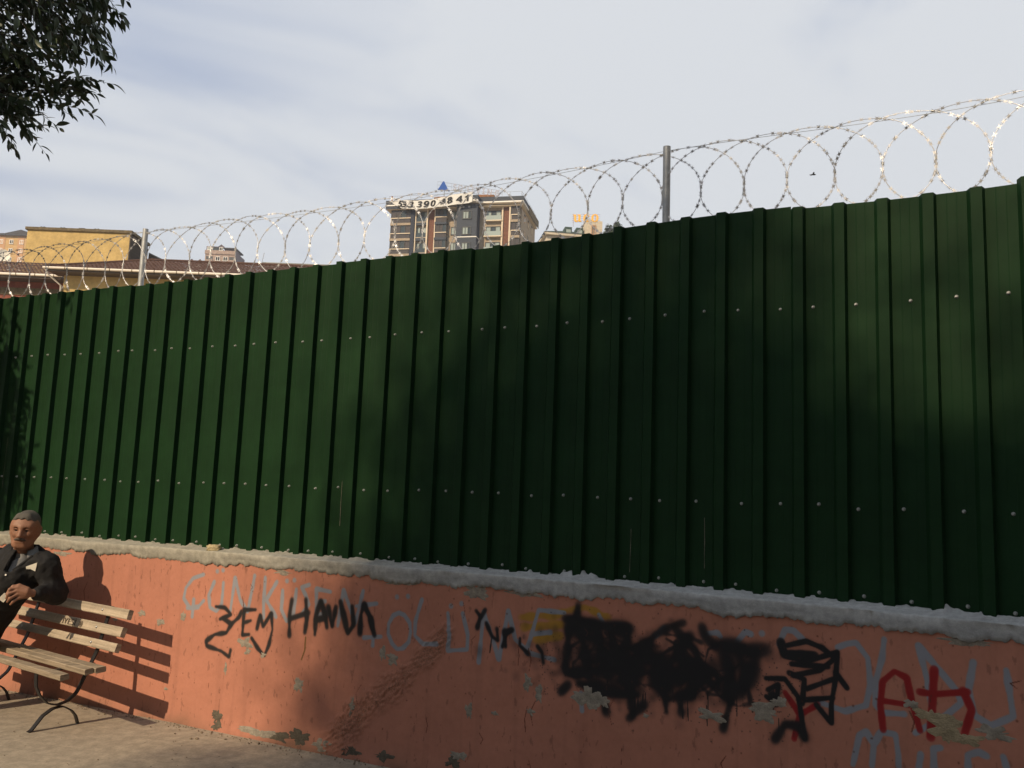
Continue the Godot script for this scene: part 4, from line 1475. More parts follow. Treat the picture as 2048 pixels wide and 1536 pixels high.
func build_trees() -> void:
	var r := RandomNumberGenerator.new()
	r.seed = 41
	var t := thing("street_tree", "dark leafy evergreen tree hanging into the top left corner", "tree", w(-7.2, 0, 5.6))
	var o := t.position
	var wood := mb()
	var fork := w(-7.0, 3.0, 5.6)
	tube(wood, [w(-7.2, -0.1, 5.6) - o, w(-7.16, 1.2, 5.58) - o, w(-7.05, 2.2, 5.62) - o, fork - o], [0.16, 0.13, 0.12, 0.11], 10)
	obj("trunk", wood, M.bark, t)
	var lobes := [[w(-4.85, 5.60, 6.6), 1.58, 1700], [w(-5.7, 5.6, 5.6), 1.5, 120], [w(-6.08, 3.35, 5.8), 1.0, 800], [w(-7.6, 5.4, 5.4), 1.5, 90], [w(-7.4, 4.0, 4.8), 1.0, 40]]
	var leaves := []
	wood = mb()
	var twig := mb()
	for lobe in lobes:
		var c: Vector3 = lobe[0]
		var rad: float = lobe[1]
		# limb from the fork to the lobe
		var mid := fork.lerp(c, 0.5) + Vector3(0, 0.25, 0)
		tube(wood, [fork - o, mid - o, c - o], [0.07, 0.045, 0.02], 7)
		var stems := []
		for i in 16:
			var dir := Vector3(r.randfn(), r.randfn() * 0.8, r.randfn()).normalized()
			var end: Vector3 = c + dir * rad * 0.62
			var from: Vector3 = mid.lerp(c, r.randf_range(0.35, 1.0))
			tube(wood, [from - o, from.lerp(end, 0.5) + Vector3(0, 0.07, 0) - o, end - o], [0.018, 0.012, 0.006], 5, false)
			stems.append([from, end])
		for i in lobe[2]:
			var dir := Vector3(r.randfn(), r.randfn(), r.randfn()).normalized()
			var tip: Vector3 = c + dir * rad * pow(r.randf(), 0.36) * r.randf_range(0.88, 1.04)
			var best: Vector3 = c
			var bd := 9.0
			for s in stems:
				var q: Vector3 = Geometry3D.get_closest_point_to_segment(tip - dir * 0.3, s[0], s[1])
				if q.distance_to(tip) < bd:
					bd = q.distance_to(tip)
					best = q
			var long := r.randf_range(0.28, 0.42)
			var a: Vector3 = tip - (tip - best).normalized() * minf(long, bd)
			a += Vector3(0, r.randf_range(-0.02, 0.07), 0)
			if bd > long:
				tube(twig, [best - o, best.lerp(a, 0.5) + Vector3(0, 0.04, 0) - o, a - o], [0.005, 0.004, 0.003], 4, false)
			var bend := a.lerp(tip, 0.5) + Vector3(0, 0.03, 0)
			tube(twig, [a - o, bend - o, tip - o], [0.003, 0.0024, 0.0012], 4, false)
			var n := r.randi_range(8, 12)
			for k in n:
				var u := (k + 1.0) / n
				var p := a.lerp(bend, u * 2.0) if u < 0.5 else bend.lerp(tip, u * 2.0 - 1.0)
				var ax := (tip - a).normalized()
				var side := ax.cross(Vector3.UP).normalized().rotated(ax, k * 2.4 + r.randf_range(-0.4, 0.4))
				var fwd := (ax * r.randf_range(0.35, 0.9) + side * r.randf_range(0.5, 1.0) + Vector3(0, r.randf_range(-0.6, 0.3), 0)).normalized()
				if k == n - 1: fwd = (ax + Vector3(0, -0.25, 0)).normalized()
				var x := fwd.cross(Vector3.UP.rotated(Vector3.RIGHT, r.randf_range(-0.7, 0.7))).normalized()
				var bs := Basis(x, x.cross(-fwd) * -1.0, -fwd)
				bs = bs.rotated(fwd, r.randf_range(-1.1, 1.1)).scaled_local(Vector3.ONE * r.randf_range(0.72, 1.12))
				leaves.append(Transform3D(bs, p - o))
	obj("branches", wood, M.bark, t)
	obj("twigs", twig, M.bark, t)
	var kinds := [leaf_mesh(0.105, 0.040, 0.22, 0.35), leaf_mesh(0.095, 0.044, 0.1, 0.2), leaf_mesh(0.118, 0.038, 0.4, 0.5), leaf_mesh(0.075, 0.036, 0.15, 0.25)]
	# the nearest leaves in the picture are pieces of their own, the rest one mass
	var single := []
	var mass := [[], [], [], []]
	for i in leaves.size():
		if in_frame(leaves[i].origin + o):
			single.append([(leaves[i].origin + o - Vector3(0, 1.55, 0)).length(), i])
		else:
			mass[i % 4].append(leaves[i])
	single.sort()
	for k in single.size():
		var i: int = single[k][1]
		if k < 300:
			var l := mi("leaf", kinds[i % 4], M.leaf, t)
			l.transform = leaves[i]
		else:
			mass[i % 4].append(leaves[i])
	for k in 4:
		scatter("foliage", t, kinds[k], M.leaf, mass[k])
	# a taller tree across the street, behind the photographer, whose crown shades the right of the wall
	t = thing("shade_tree", "tall broad tree across the street that shades the right part of the wall", "tree", w(-10.5, 0, -8.5))
	o = t.position
	wood = mb()
	tube(wood, [Vector3(0, -0.1, 0), Vector3(0.1, 4.0, 0.1), Vector3(0.3, 8.5, 0.0), Vector3(0.7, 11.0, -0.3)], [0.24, 0.2, 0.15, 0.07], 10)
	var big := leaf_mesh(0.13, 0.085, 0.2, 0.3)
	var places := []
	# the crown stands where the sun's rays towards the right of the wall pass through it
	var ray := Vector3(-0.54, 0.53, 0.65)
	var tries := 0
	while places.size() < 60000 and tries < 150000:
		tries += 1
		var s := r.randf_range(2.9, 10.0)
		var h := r.randf_range(-2.2, 4.2)
		if r.randf() > crown_depth(s, h):
			continue
		var p := along(minf(s, 8.5), 0.1, h) + tangent_at(8.0) * maxf(0.0, s - 8.5) + ray * (23.0 + r.randfn() * 1.3 - 0.5 * absf(s - 6.0))
		var bs := Basis(Vector3(r.randfn(), r.randfn(), r.randfn()).normalized(), r.randf() * TAU).scaled_local(Vector3.ONE * r.randf_range(0.6, 1.25))
		places.append(Transform3D(bs, p - o))
		if places.size() % 240 == 0:
			tube(wood, [Vector3(0.25, 8.0, 0), Vector3(0.3, 9.5, 0).lerp(p - o, 0.5), p - o], [0.06, 0.04, 0.01], 5, false)
	obj("trunk", wood, M.bark, t)
	scatter("foliage", t, big, M.leaf, places)
	# dark crown on the hill beside the cream tower
	t = thing("hill_tree", "dark round tree crown just showing right of the cream stair tower", "tree", w(19.6, land(0, 172), 172.0))
	o = t.position
	wood = mb()
	tube(wood, [Vector3(0, 0, 0), Vector3(0, 27.0, 0)], [0.5, 0.25], 8)
	obj("trunk", wood, M.bark, t)
	places = []
	for i in 2600:
		var d := Vector3(r.randfn(), r.randfn(), r.randfn()).normalized() * pow(r.randf(), 0.4)
		places.append(Transform3D(Basis(Vector3(r.randfn(), r.randfn(), r.randfn()).normalized(), r.randf() * TAU).scaled(Vector3.ONE * r.randf_range(2.5, 5.5)), Vector3(d.x * 2.4, 28.0 + d.y * 3.4 + 0.7 * sin(d.x * 7.0), d.z * 2.0)))
	scatter("crown", t, big, M.leaf_far, places)

# how thick the crown is where it stands over that point of the wall, 0 to 1
func crown_depth(s: float, h: float) -> float:
	var d := pow(smoothstep(2.3, 5.4, s + 0.10 * (1.5 - h)), 2.4) * (1.25 if h < 1.3 else 1.0)
	d *= lerpf(1.0, 0.22, smoothstep(1.3, 2.8, h))
	d *= 1.0 - 0.85 * smoothstep(5.7, 6.9, s) * smoothstep(1.5, 2.3, h)
	d *= smoothstep(4.2, 3.2, h) * smoothstep(-2.2, -1.2, h) * smoothstep(10.0, 8.6, s)
	return clampf(d * (1.0 + lerpf(0.2, 0.9, smoothstep(5.8, 7.0, s)) * noise.get_noise_2d(s * 0.8, h * 0.8)), 0, 1)

func scatter(called: String, parent: Node, mesh: Mesh, m: Material, places: Array) -> void:
	var mm := MultiMesh.new()
	mm.transform_format = MultiMesh.TRANSFORM_3D
	mm.mesh = mesh
	mm.instance_count = places.size()
	for i in places.size():
		mm.set_instance_transform(i, places[i])
	var o := MultiMeshInstance3D.new()
	o.multimesh = mm
	o.material_override = m
	o.name = called
	o.set_meta("kind", "stuff")
	parent.add_child(o, true)

# ---------------------------------------------------------------- unseen houses added behind the camera to block sky light
func build_street_blockers() -> void:
	var rows := [[-26.0, -10.0, -14.0, 11.5, "low beige street house added out of view to block sky light, the left one"], [-9.8, 3.0, -14.0, 12.5, "beige street house opposite the wall, the middle one"], [3.2, 20.0, -12.0, 16.0, "tall beige street house added out of view to block sky light, the right one"]]
	for q in rows:
		var b := thing("added_street_house", q[4], "building", w(q[0], 0, q[2]), "unseen houses added to block sky light")
		var wide: float = q[1] - q[0]
		var hi: float = q[3]
		fb("wall", b, 0.05, wide - 0.05, 0, hi, 0, 9, M.street_wall)
		fb("eave", b, 0.0, wide, hi, hi + 0.3, -0.5, 9.4, M.dark_grey)
		for row in int(hi / 3.0):
			for k in int(wide / 3.2):
				window(b, 1.0 + k * 3.2, 2.4 + k * 3.2, 1.0 + row * 3.0, 2.4 + row * 3.0, -0.02, 2, M.frame, [M.glass])
	for q in [[10.0, -7.0, 6.0, 14.0, "beige house added out of view at the right to block sky light"], [-13.0, 1.0, 9.0, 10.0, "beige house added out of view at the left to block sky light"]]:  # two more unseen houses, added to close off the sky sideways
		var b := thing("added_street_house", q[4], "building", w(q[0], 0, q[1]), "unseen houses added to block sky light")
		var x0: float = 0.0 if q[0] > 0 else -8.0
		var deep: float = q[2] - q[1]
		fb("wall", b, x0, x0 + 8.0, 0, q[3], -deep, 0.0, M.street_wall)
		fb("eave", b, x0 - 0.4, x0 + 8.4, q[3], q[3] + 0.3, -deep - 0.4, 0.4, M.dark_grey)
		for row in 3:
			for k in int(deep / 3.2):
				var z := -1.4 - k * 3.2
				fb("side_window", b, -0.03, 0.03, 1.0 + row * 3.0, 2.4 + row * 3.0, z - 0.7, z + 0.7, M.glass)

# ---------------------------------------------------------------- bench
const UB := Vector2(0.80474, -0.59363)
const NB := Vector2(0.59363, 0.80474)

# u along the bench (right end -5.49), off in front of the wall line, h up
func bp(u: float, off: float, h: float) -> Vector3:
	var p := UB * u + NB * (3.630 - off)
	return w(p.x, h, p.y)

func slat(bench: Node3D, called: String, a: Vector2, b: Vector2, thick: float, m: Material, u0: float, u1: float, sd: int) -> MeshInstance3D:
	# a, b: (off, h) of the two long edges of its outer face
	var st := mb()
	st.set_smooth_group(-1)
	var d := (b - a).normalized()
	var n := Vector2(-d.y, d.x)
	if n.x > 0.0: n = -n
	if absf(d.y) < 0.5: n = Vector2(d.y, -d.x) if d.x < 0 else Vector2(-d.y, d.x); n = n if n.y < 0 else -n
	var wide := a.distance_to(b)
	var ch := 0.005
	var prof := [Vector2(0, ch), Vector2(ch, 0), Vector2(wide - ch, 0), Vector2(wide, ch), Vector2(wide, thick - ch), Vector2(wide - ch, thick), Vector2(ch, thick), Vector2(0, thick - ch)]
	var secs := 24
	var rings := []
	for k in secs + 1:
		var u := lerpf(u0, u1, float(k) / secs)
		var ring := []
		for p in prof:
			var wear := 0.0016 * noise.get_noise_3d(u * 6.0, p.x * 30.0 + sd, p.y * 30.0)
			var q: Vector2 = a + d * (p.x + wear) + n * (p.y + wear)
			ring.append(bp(u + (0.004 * noise.get_noise_2d(p.x * 40.0, sd) if k == 0 or k == secs else 0.0), q.x, q.y) - bench.position)
		rings.append(ring)
	for k in secs:
		for j in 8:
			var l := (j + 1) % 8
			quad(st, rings[k][j], rings[k + 1][j], rings[k + 1][l], rings[k][l])
	for e in [0, secs]:
		for j in range(1, 7):
			tri(st, rings[e][0], rings[e][j], rings[e][j + 1])
	return obj(called, st, m, bench)

func strap(st: SurfaceTool, u: float, pts: Array, wide: float, thick: float, o: Vector3) -> void:
	# flat iron bent along (off, h) points
	var curve := Curve2D.new()
	for i in pts.size():
		var t: Vector2 = (pts[mini(i + 1, pts.size() - 1)] - pts[maxi(i - 1, 0)]) / 6.0
		curve.add_point(pts[i], -t, t)
	var p := curve.get_baked_points()
	var q := []
	var long := curve.get_baked_length()
	var n := int(long / 0.02)
	for i in n + 1:
		q.append(curve.sample_baked(long * i / n))
	for i in n:
		var d: Vector2 = (q[i + 1] - q[i]).normalized()
		var d0: Vector2 = (q[i + 1] - q[maxi(i - 1, 0)]).normalized()
		var d1: Vector2 = (q[mini(i + 2, n)] - q[i]).normalized()
		var m0 := Vector2(-d0.y, d0.x) * thick / 2
		var m1 := Vector2(-d1.y, d1.x) * thick / 2
		var c := []
		for s in [[q[i], m0], [q[i + 1], m1]]:
			for e in [[-1, -1], [1, -1], [1, 1], [-1, 1]]:
				c.append(bp(u + wide / 2 * e[0], s[0].x + s[1].x * e[1], s[0].y + s[1].y * e[1]) - o)
		for j in 4:
			quad(st, c[j], c[4 + j], c[4 + (j + 1) % 4], c[(j + 1) % 4])
		if i == 0: quad(st, c[0], c[1], c[2], c[3])
		if i == n - 1: quad(st, c[4], c[7], c[6], c[5])

func build_bench() -> void:
	var bench := thing("park_bench", "weathered wooden slat bench on curved black iron legs in front of the orange wall", "bench", bp(-6.28, 0.55, 0))
	var o := bench.position
	var u0 := -7.07
	var u1 := -5.49
	var backs := [[Vector2(0.313, 0.748), Vector2(0.329, 0.686)], [Vector2(0.343, 0.637), Vector2(0.360, 0.576)], [Vector2(0.371, 0.537), Vector2(0.388, 0.483)]]
	var slats := []
	for i in 3:
		slats.append(slat(bench, "back_slat", backs[i][0], backs[i][1], 0.034, M.wood, u0, u1 - 0.004 * i, i * 9))
	slat(bench, "seat_slat", Vector2(0.443, 0.407), Vector2(0.512, 0.402), 0.034, M.wood_seat, u0, u1 + 0.01, 31)
	slat(bench, "seat_slat", Vector2(0.518, 0.404), Vector2(0.574, 0.398), 0.036, M.wood_seat, u0, u1 - 0.005, 42)
	slat(bench, "seat_slat", Vector2(0.680, 0.393), Vector2(0.736, 0.388), 0.036, M.wood_seat, u0, u1 + 0.01, 57)
	var us := [-5.80, -6.76]
	var back := [Vector2(0.252, 0.735), Vector2(0.278, 0.667), Vector2(0.308, 0.547), Vector2(0.336, 0.44), Vector2(0.362, 0.385), Vector2(0.415, 0.264), Vector2(0.446, 0.197), Vector2(0.5, 0.152), Vector2(0.564, 0.136), Vector2(0.63, 0.154), Vector2(0.684, 0.211), Vector2(0.715, 0.273), Vector2(0.722, 0.350)]
	var foot := [Vector2(0.735, -0.004), Vector2(0.722, -0.002), Vector2(0.687, 0.041), Vector2(0.655, 0.082), Vector2(0.594, 0.119), Vector2(0.53, 0.124), Vector2(0.47, 0.089), Vector2(0.438, 0.051), Vector2(0.418, -0.004)]
	for u in us:
		var st := mb()
		strap(st, u, back, 0.036, 0.008, o)
		obj("frame", st, M.iron, bench)
		st = mb()
		strap(st, u, foot, 0.036, 0.008, o)
		obj("leg", st, M.iron, bench)
		st = mb()
		strap(st, u, [Vector2(0.345, 0.371), Vector2(0.45, 0.366), Vector2(0.6, 0.360), Vector2(0.725, 0.351)], 0.034, 0.007, o)
		obj("seat_bearer", st, M.iron, bench)
		for i in 3:
			var m: Vector2 = backs[i][0].lerp(backs[i][1], 0.5)
			st = mb()
			var p := bp(u, m.x + 0.000, m.y) - o
			var q := bp(u, m.x + 0.005, m.y + 0.001) - o
			tube(st, [p, q, bp(u, m.x + 0.0075, m.y + 0.0015) - o], [0.0085, 0.0085, 0.004], 10)
			obj("bolt", st, M.bolt, bench)
	# lettering burnt into the middle slat
	var font := SystemFont.new()
	font.font_names = PackedStringArray(["Droid Sans"])
	font.font_weight = 400
	var y := (bp(0, 0.343, 0.637) - bp(0, 0.360, 0.576)).normalized()
	var x := Vector3(UB.x, 0, -UB.y)
	var z := x.cross(y).normalized()
	var tm := TextMesh.new()
	tm.text = "İYESİ"
	tm.font = font
	tm.font_size = 48
	tm.pixel_size = 0.00112
	tm.depth = 0.0012
	var t := mi("lettering", tm, M.burnt, slats[1])
	t.transform = Transform3D(Basis(x * 1.55, y, z), bp(-6.155, 0.3525, 0.6035) - o + z * 0.003)
	var st := mb()
	var ring := []
	var mark := bp(-6.0, 0.3525, 0.6045) - o + z * 0.003
	for i in 25:
		ring.append(mark + (x * cos(TAU * i / 24) * 0.021 + y * sin(TAU * i / 24) * 0.020))
	tube(st, ring, 0.0016, 5, false)
	ring = []
	for q in [[-0.009, -0.013], [-0.006, 0.010], [0.002, 0.012], [0.004, 0.0], [-0.006, -0.002], [0.008, -0.012], [0.012, 0.004]]:
		ring.append(mark + x * q[0] + y * q[1])
	tube(st, ring, 0.0017, 5, false)
	obj("round_mark", st, M.burnt, slats[1])

# ---------------------------------------------------------------- fields of rounded limbs, meshed as surface nets
class Field:
	var lo: Vector3
	var cell: float
	var nx: int
	var ny: int
	var nz: int
	var v := PackedFloat32Array()

	func _init(prims: Array, size: float, k: float, warp: FastNoiseLite = null, amount := 0.0, cut = null) -> void:
		cell = size
		var a := Vector3(1e9, 1e9, 1e9)
		var b := -a
		for p in prims:
			var r: float = maxf(p[2], p[3])
			for q in [p[0], p[1]]:
				a = a.min(q - Vector3.ONE * r)
				b = b.max(q + Vector3.ONE * r)
		var pad := 4.0 * cell + 0.012
		lo = a - Vector3.ONE * pad
		var n := ((b - a) + Vector3.ONE * pad * 2.0) / cell
		nx = int(n.x) + 1
		ny = int(n.y) + 1
		nz = int(n.z) + 1
		v.resize(nx * ny * nz)
		v.fill(0.0)
		var reach := 4.5 / k + cell
		for p in prims:
			var pa: Vector3 = p[0]
			var pb: Vector3 = p[1]
			var ra: float = p[2]
			var rb: float = p[3]
			var sq: Vector3 = p[4] if p.size() > 4 else Vector3.ONE
			var r := maxf(ra, rb) + reach
			var mn := ((pa.min(pb) - Vector3.ONE * r - lo) / cell).floor().max(Vector3.ZERO)
			var mx := ((pa.max(pb) + Vector3.ONE * r - lo) / cell).ceil().min(Vector3(nx - 1, ny - 1, nz - 1))
			var ab := pb - pa
			var l2 := maxf(ab.length_squared(), 1e-9)
			for z in range(int(mn.z), int(mx.z) + 1):
				for y in range(int(mn.y), int(mx.y) + 1):
					var at := (z * ny + y) * nx
					var q := lo + Vector3(mn.x, y, z) * cell
					for x in range(int(mn.x), int(mx.x) + 1):
						var pq := q - pa
						var t := clampf(pq.dot(ab) / l2, 0.0, 1.0)
						var d := (pq - ab * t).length() - (ra + (rb - ra) * t)
						if d < reach:
							v[at + x] += exp(-k * d)
						q.x += cell
		for z in nz:
			for y in ny:
				for x in nx:
					var i := (z * ny + y) * nx + x
					var s := v[i]
					if s < 1e-3:
						v[i] = 7.0 / k
						continue
					var d := -log(s) / k
					if absf(d) < 0.05 and (amount > 0.0 or cut != null):
						var p := lo + Vector3(x, y, z) * cell
						if amount > 0.0: d += amount * warp.get_noise_3d(p.x, p.y, p.z)
						if cut != null: d = maxf(d, cut.call(p))
					elif cut != null:
						d = maxf(d, cut.call(lo + Vector3(x, y, z) * cell))
					v[i] = d

	func mesh_into(st: SurfaceTool, origin: Vector3, first: int) -> int:
		var index := PackedInt32Array()
		index.resize(nx * ny * nz)
		index.fill(-1)
		var count := first
		var step := [1, nx, nx * ny]
		var corner := [0, 1, nx, nx + 1, nx * ny, nx * ny + 1, nx * ny + nx, nx * ny + nx + 1]
		var edges := [[0, 1], [2, 3], [4, 5], [6, 7], [0, 2], [1, 3], [4, 6], [5, 7], [0, 4], [1, 5], [2, 6], [3, 7]]
		for z in nz - 1:
			for y in ny - 1:
				for x in nx - 1:
					var i := (z * ny + y) * nx + x
					var f := v[i]
					if f > cell * 3.0 or f < -cell * 3.0:
						continue
					var inside := 0
					for c in corner:
						if v[i + c] < 0.0: inside += 1
					if inside == 0 or inside == 8:
						continue
					var sum := Vector3.ZERO
					var n := 0
					for e in edges:
						var a := v[i + corner[e[0]]]
						var b := v[i + corner[e[1]]]
						if (a < 0.0) != (b < 0.0):
							var t := a / (a - b)
							var p0 := Vector3(e[0] & 1, (e[0] >> 1) & 1, e[0] >> 2)
							var p1 := Vector3(e[1] & 1, (e[1] >> 1) & 1, e[1] >> 2)
							sum += p0.lerp(p1, t)
							n += 1
					var g := Vector3(v[i + 1] - v[i], v[i + nx] - v[i], v[i + nx * ny] - v[i])
					st.set_normal(g.normalized() if g.length() > 1e-9 else Vector3.UP)
					st.add_vertex(lo + (Vector3(x, y, z) + sum / n) * cell - origin)
					index[i] = count
					count += 1
		for z in range(1, nz - 1):
			for y in range(1, ny - 1):
				for x in range(1, nx - 1):
					var i := (z * ny + y) * nx + x
					var a := v[i] < 0.0
					for d in 3:
						if a == (v[i + step[d]] < 0.0):
							continue
						var s1: int = step[(d + 1) % 3]
						var s2: int = step[(d + 2) % 3]
						var q := [index[i - s1 - s2], index[i - s2], index[i], index[i - s1]]
						if q.has(-1):
							continue
						for k in ([0, 2, 1, 0, 3, 2] if a else [0, 1, 2, 0, 2, 3]):
							st.add_index(q[k])
		return count

	func value(p: Vector3) -> float:
		var q := (p - lo) / cell
		var x := clampi(int(q.x), 0, nx - 2)
		var y := clampi(int(q.y), 0, ny - 2)
		var z := clampi(int(q.z), 0, nz - 2)
		var f := q - Vector3(x, y, z)
		var i := (z * ny + y) * nx + x
		var a := lerpf(lerpf(v[i], v[i + 1], f.x), lerpf(v[i + nx], v[i + nx + 1], f.x), f.y)
		i += nx * ny
		var b := lerpf(lerpf(v[i], v[i + 1], f.x), lerpf(v[i + nx], v[i + nx + 1], f.x), f.y)
		return lerpf(a, b, f.z)

	# the front surface met when walking away from the street at x, h
	func front(x: float, h: float, z_from: float, z_to: float) -> Vector3:
		var z := z_from
		while z < z_to:
			if value(Vector3(x, h, -z)) < 0.0:
				return Vector3(x, h, -z)
			z += 0.002
		return Vector3(x, h, -z_to)

func field_obj(called: String, f: Field, m: Material, parent: Node3D) -> MeshInstance3D:
	var st := mb()
	f.mesh_into(st, parent.position, 0)
	st.generate_normals()
	return mi(called, st.commit(), m, parent)

func build_person() -> void:
	var man := thing("person", "seated older person in a black jacket and open grey shirt, holding a folded tissue", "person", w(-3.62, 0, 6.3))
	var o := man.position
	# head frame: face turned towards the street, a little to the left of the camera
	var hc := w(-3.316, 1.222, 6.165)
	var up := Vector3(0.05, 1, 0.03).normalized()
	var fw := Vector3(0.22, -0.07, 1.0).normalized()
	var rt := up.cross(fw).normalized()
	up = fw.cross(rt).normalized()
	var H := func(x, y, z): return hc + rt * (x * 1.07) + up * (y * 1.04) + fw * (z * 1.03)
	var nk := w(-3.345, 1.05, 6.235)
	var head := [
		[H.call(0, 0.042, -0.035), H.call(0, 0.040, 0.012), 0.080, 0.076],
		[H.call(-0.022, 0.03, 0.02), H.call(0.022, 0.03, 0.02), 0.064, 0.064],
		[H.call(0, -0.02, 0.022), H.call(0, -0.066, 0.036), 0.060, 0.047],
		[H.call(-0.046, -0.03, 0.0), H.call(-0.033, -0.082, 0.032), 0.038, 0.031],
		[H.call(0.046, -0.03, 0.0), H.call(0.033, -0.082, 0.032), 0.038, 0.031],
		[H.call(-0.018, -0.09, 0.058), H.call(0.018, -0.09, 0.058), 0.027, 0.027],
		[H.call(-0.042, -0.012, 0.054), H.call(-0.036, -0.02, 0.06), 0.024, 0.022],
		[H.call(0.042, -0.012, 0.054), H.call(0.036, -0.02, 0.06), 0.024, 0.022],
		[H.call(-0.040, 0.035, 0.070), H.call(0, 0.028, 0.084), 0.0135, 0.0105],
		[H.call(0.040, 0.035, 0.070), H.call(0, 0.028, 0.084), 0.0135, 0.0105],
		[H.call(0, 0.020, 0.085), H.call(0, -0.026, 0.112), 0.0085, 0.0135],
		[H.call(-0.012, -0.030, 0.092), H.call(0.012, -0.030, 0.092), 0.0085, 0.0085],
		[H.call(-0.02, -0.064, 0.082), H.call(0.02, -0.064, 0.082), 0.009, 0.009],
		[H.call(-0.078, 0.018, -0.012), H.call(-0.077, -0.022, -0.004), 0.014, 0.010],
		[H.call(0.078, 0.018, -0.012), H.call(0.077, -0.022, -0.004), 0.014, 0.010],
		[H.call(0.083, 0.018, -0.020), H.call(0.081, -0.014, -0.016), 0.009, 0.007],
		[H.call(-0.083, 0.018, -0.020), H.call(-0.081, -0.014, -0.016), 0.009, 0.007],
		[H.call(0, -0.05, -0.02), nk, 0.056, 0.062],
		[H.call(0, -0.075, 0.022), nk + Vector3(0, 0.02, 0.03), 0.042, 0.048],
	]
	# hollows for the eyes and the line of the mouth
	var el: Vector3 = H.call(-0.031, 0.011, 0.093)
	var er: Vector3 = H.call(0.031, 0.011, 0.093)
	var m0: Vector3 = H.call(-0.024, -0.058, 0.099)
	var m1: Vector3 = H.call(0.024, -0.058, 0.099)
	var carve := func(p: Vector3) -> float:
		var d := maxf(0.0185 - p.distance_to(el), 0.0185 - p.distance_to(er))
		var q := Geometry3D.get_closest_point_to_segment(p, m0, m1)
		return maxf(d, 0.0062 - p.distance_to(q))
	var st := mb()
	var hf := Field.new(head, 0.004, 130.0, null, 0.0, carve)
	var n := hf.mesh_into(st, o, 0)
	# trunk, arms and legs under the clothes
	var pelvis := w(-3.70, 0.50, 6.42)
	var belly := w(-3.56, 0.68, 6.28)
	var chest := w(-3.40, 0.89, 6.225)
	var sl := w(-3.155, 0.985, 6.19)
	var sr := w(-3.60, 1.0, 6.36)
	var elb := w(-3.09, 0.80, 6.225)
	var wri := w(-3.125, 0.822, 5.985)
	var elb2 := w(-3.78, 0.76, 6.25)
	var wri2 := w(-3.55, 0.70, 5.98)
	var hip1 := w(-3.60, 0.49, 6.34)
	var hip2 := w(-3.80, 0.49, 6.47)
	var kn1 := w(-3.85, 0.50, 5.95)
	var kn2 := w(-4.08, 0.50, 6.08)
	var an1 := w(-3.84, 0.09, 5.90)
	var an2 := w(-4.08, 0.09, 6.03)
	var body := [
		[pelvis, belly, 0.12, 0.12], [belly, chest, 0.12, 0.13], [chest, nk, 0.10, 0.06], [sl, sr, 0.05, 0.05],
		[sl, elb, 0.045, 0.038], [elb, wri, 0.036, 0.027], [sr, elb2, 0.045, 0.038], [elb2, wri2, 0.036, 0.027],
		[hip1, kn1, 0.075, 0.055], [kn1, an1, 0.05, 0.035], [hip2, kn2, 0.075, 0.055], [kn2, an2, 0.05, 0.035],
	]
	n = Field.new(body, 0.014, 60.0).mesh_into(st, o, n)
	# the left hand: palm, four fingers closing on the tissue, thumb along the top
	var hand := [
		[wri, w(-3.150, 0.833, 5.955), 0.026, 0.024], [w(-3.145, 0.845, 5.95), w(-3.192, 0.862, 5.925), 0.019, 0.013], [w(-3.145, 0.83, 5.945), w(-3.193, 0.842, 5.918), 0.02, 0.0135],
		[w(-3.145, 0.818, 5.95), w(-3.188, 0.82, 5.918), 0.019, 0.0125], [w(-3.14, 0.808, 5.955), w(-3.178, 0.797, 5.926), 0.016, 0.0115],
		[w(-3.192, 0.862, 5.925), w(-3.226, 0.853, 5.893), 0.0105, 0.0095], [w(-3.226, 0.853, 5.893), w(-3.243, 0.822, 5.890), 0.0093, 0.0075],
		[w(-3.193, 0.842, 5.918), w(-3.226, 0.822, 5.878), 0.0105, 0.0095], [w(-3.226, 0.822, 5.878), w(-3.240, 0.795, 5.888), 0.0093, 0.0075],
		[w(-3.188, 0.82, 5.918), w(-3.213, 0.796, 5.88), 0.010, 0.009], [w(-3.213, 0.796, 5.88), w(-3.232, 0.773, 5.890), 0.0088, 0.0072],
		[w(-3.178, 0.797, 5.926), w(-3.197, 0.775, 5.893), 0.009, 0.008], [w(-3.197, 0.775, 5.893), w(-3.215, 0.756, 5.899), 0.0078, 0.0066],
		[w(-3.150, 0.85, 5.965), w(-3.195, 0.874, 5.945), 0.0155, 0.0115], [w(-3.195, 0.874, 5.945), w(-3.225, 0.868, 5.925), 0.0108, 0.0095], [w(-3.225, 0.868, 5.925), w(-3.247, 0.842, 5.914), 0.0095, 0.0075],
	]
	n = Field.new(hand, 0.003, 320.0).mesh_into(st, o, n)
	st.generate_normals()
	mi("body", st.commit(), M.skin, man)
	# hair: a cap over the skull, open at the face
	var cap := [
		[H.call(0, 0.047, -0.038), H.call(0, 0.046, 0.013), 0.0845, 0.0795],
		[H.call(0, 0.0, -0.045), H.call(0, -0.045, -0.045), 0.070, 0.058],
		[H.call(-0.066, 0.02, 0.016), H.call(-0.07, 0.004, 0.014), 0.018, 0.013],
		[H.call(0.066, 0.02, 0.016), H.call(0.07, 0.004, 0.014), 0.018, 0.013],
		[H.call(-0.03, 0.092, 0.05), H.call(0.02, 0.095, 0.05), 0.022, 0.02],
	]
	var open := func(p: Vector3) -> float:
		var q: Vector3 = p - hc
		var x := q.dot(rt)
		var y := q.dot(up)
		var z := q.dot(fw)
		# hairline: rising from the nape over the ears to the forehead
		var line := -0.006 + 1.12 * z + 0.006 * sin(x * 160.0) + 0.010 * smoothstep(0.03, 0.06, absf(x))
		return maxf((line - y) * 0.66, -0.06 - y)
	field_obj("hair", Field.new(cap, 0.004, 130.0, fine, 0.007, open), M.hair, man)
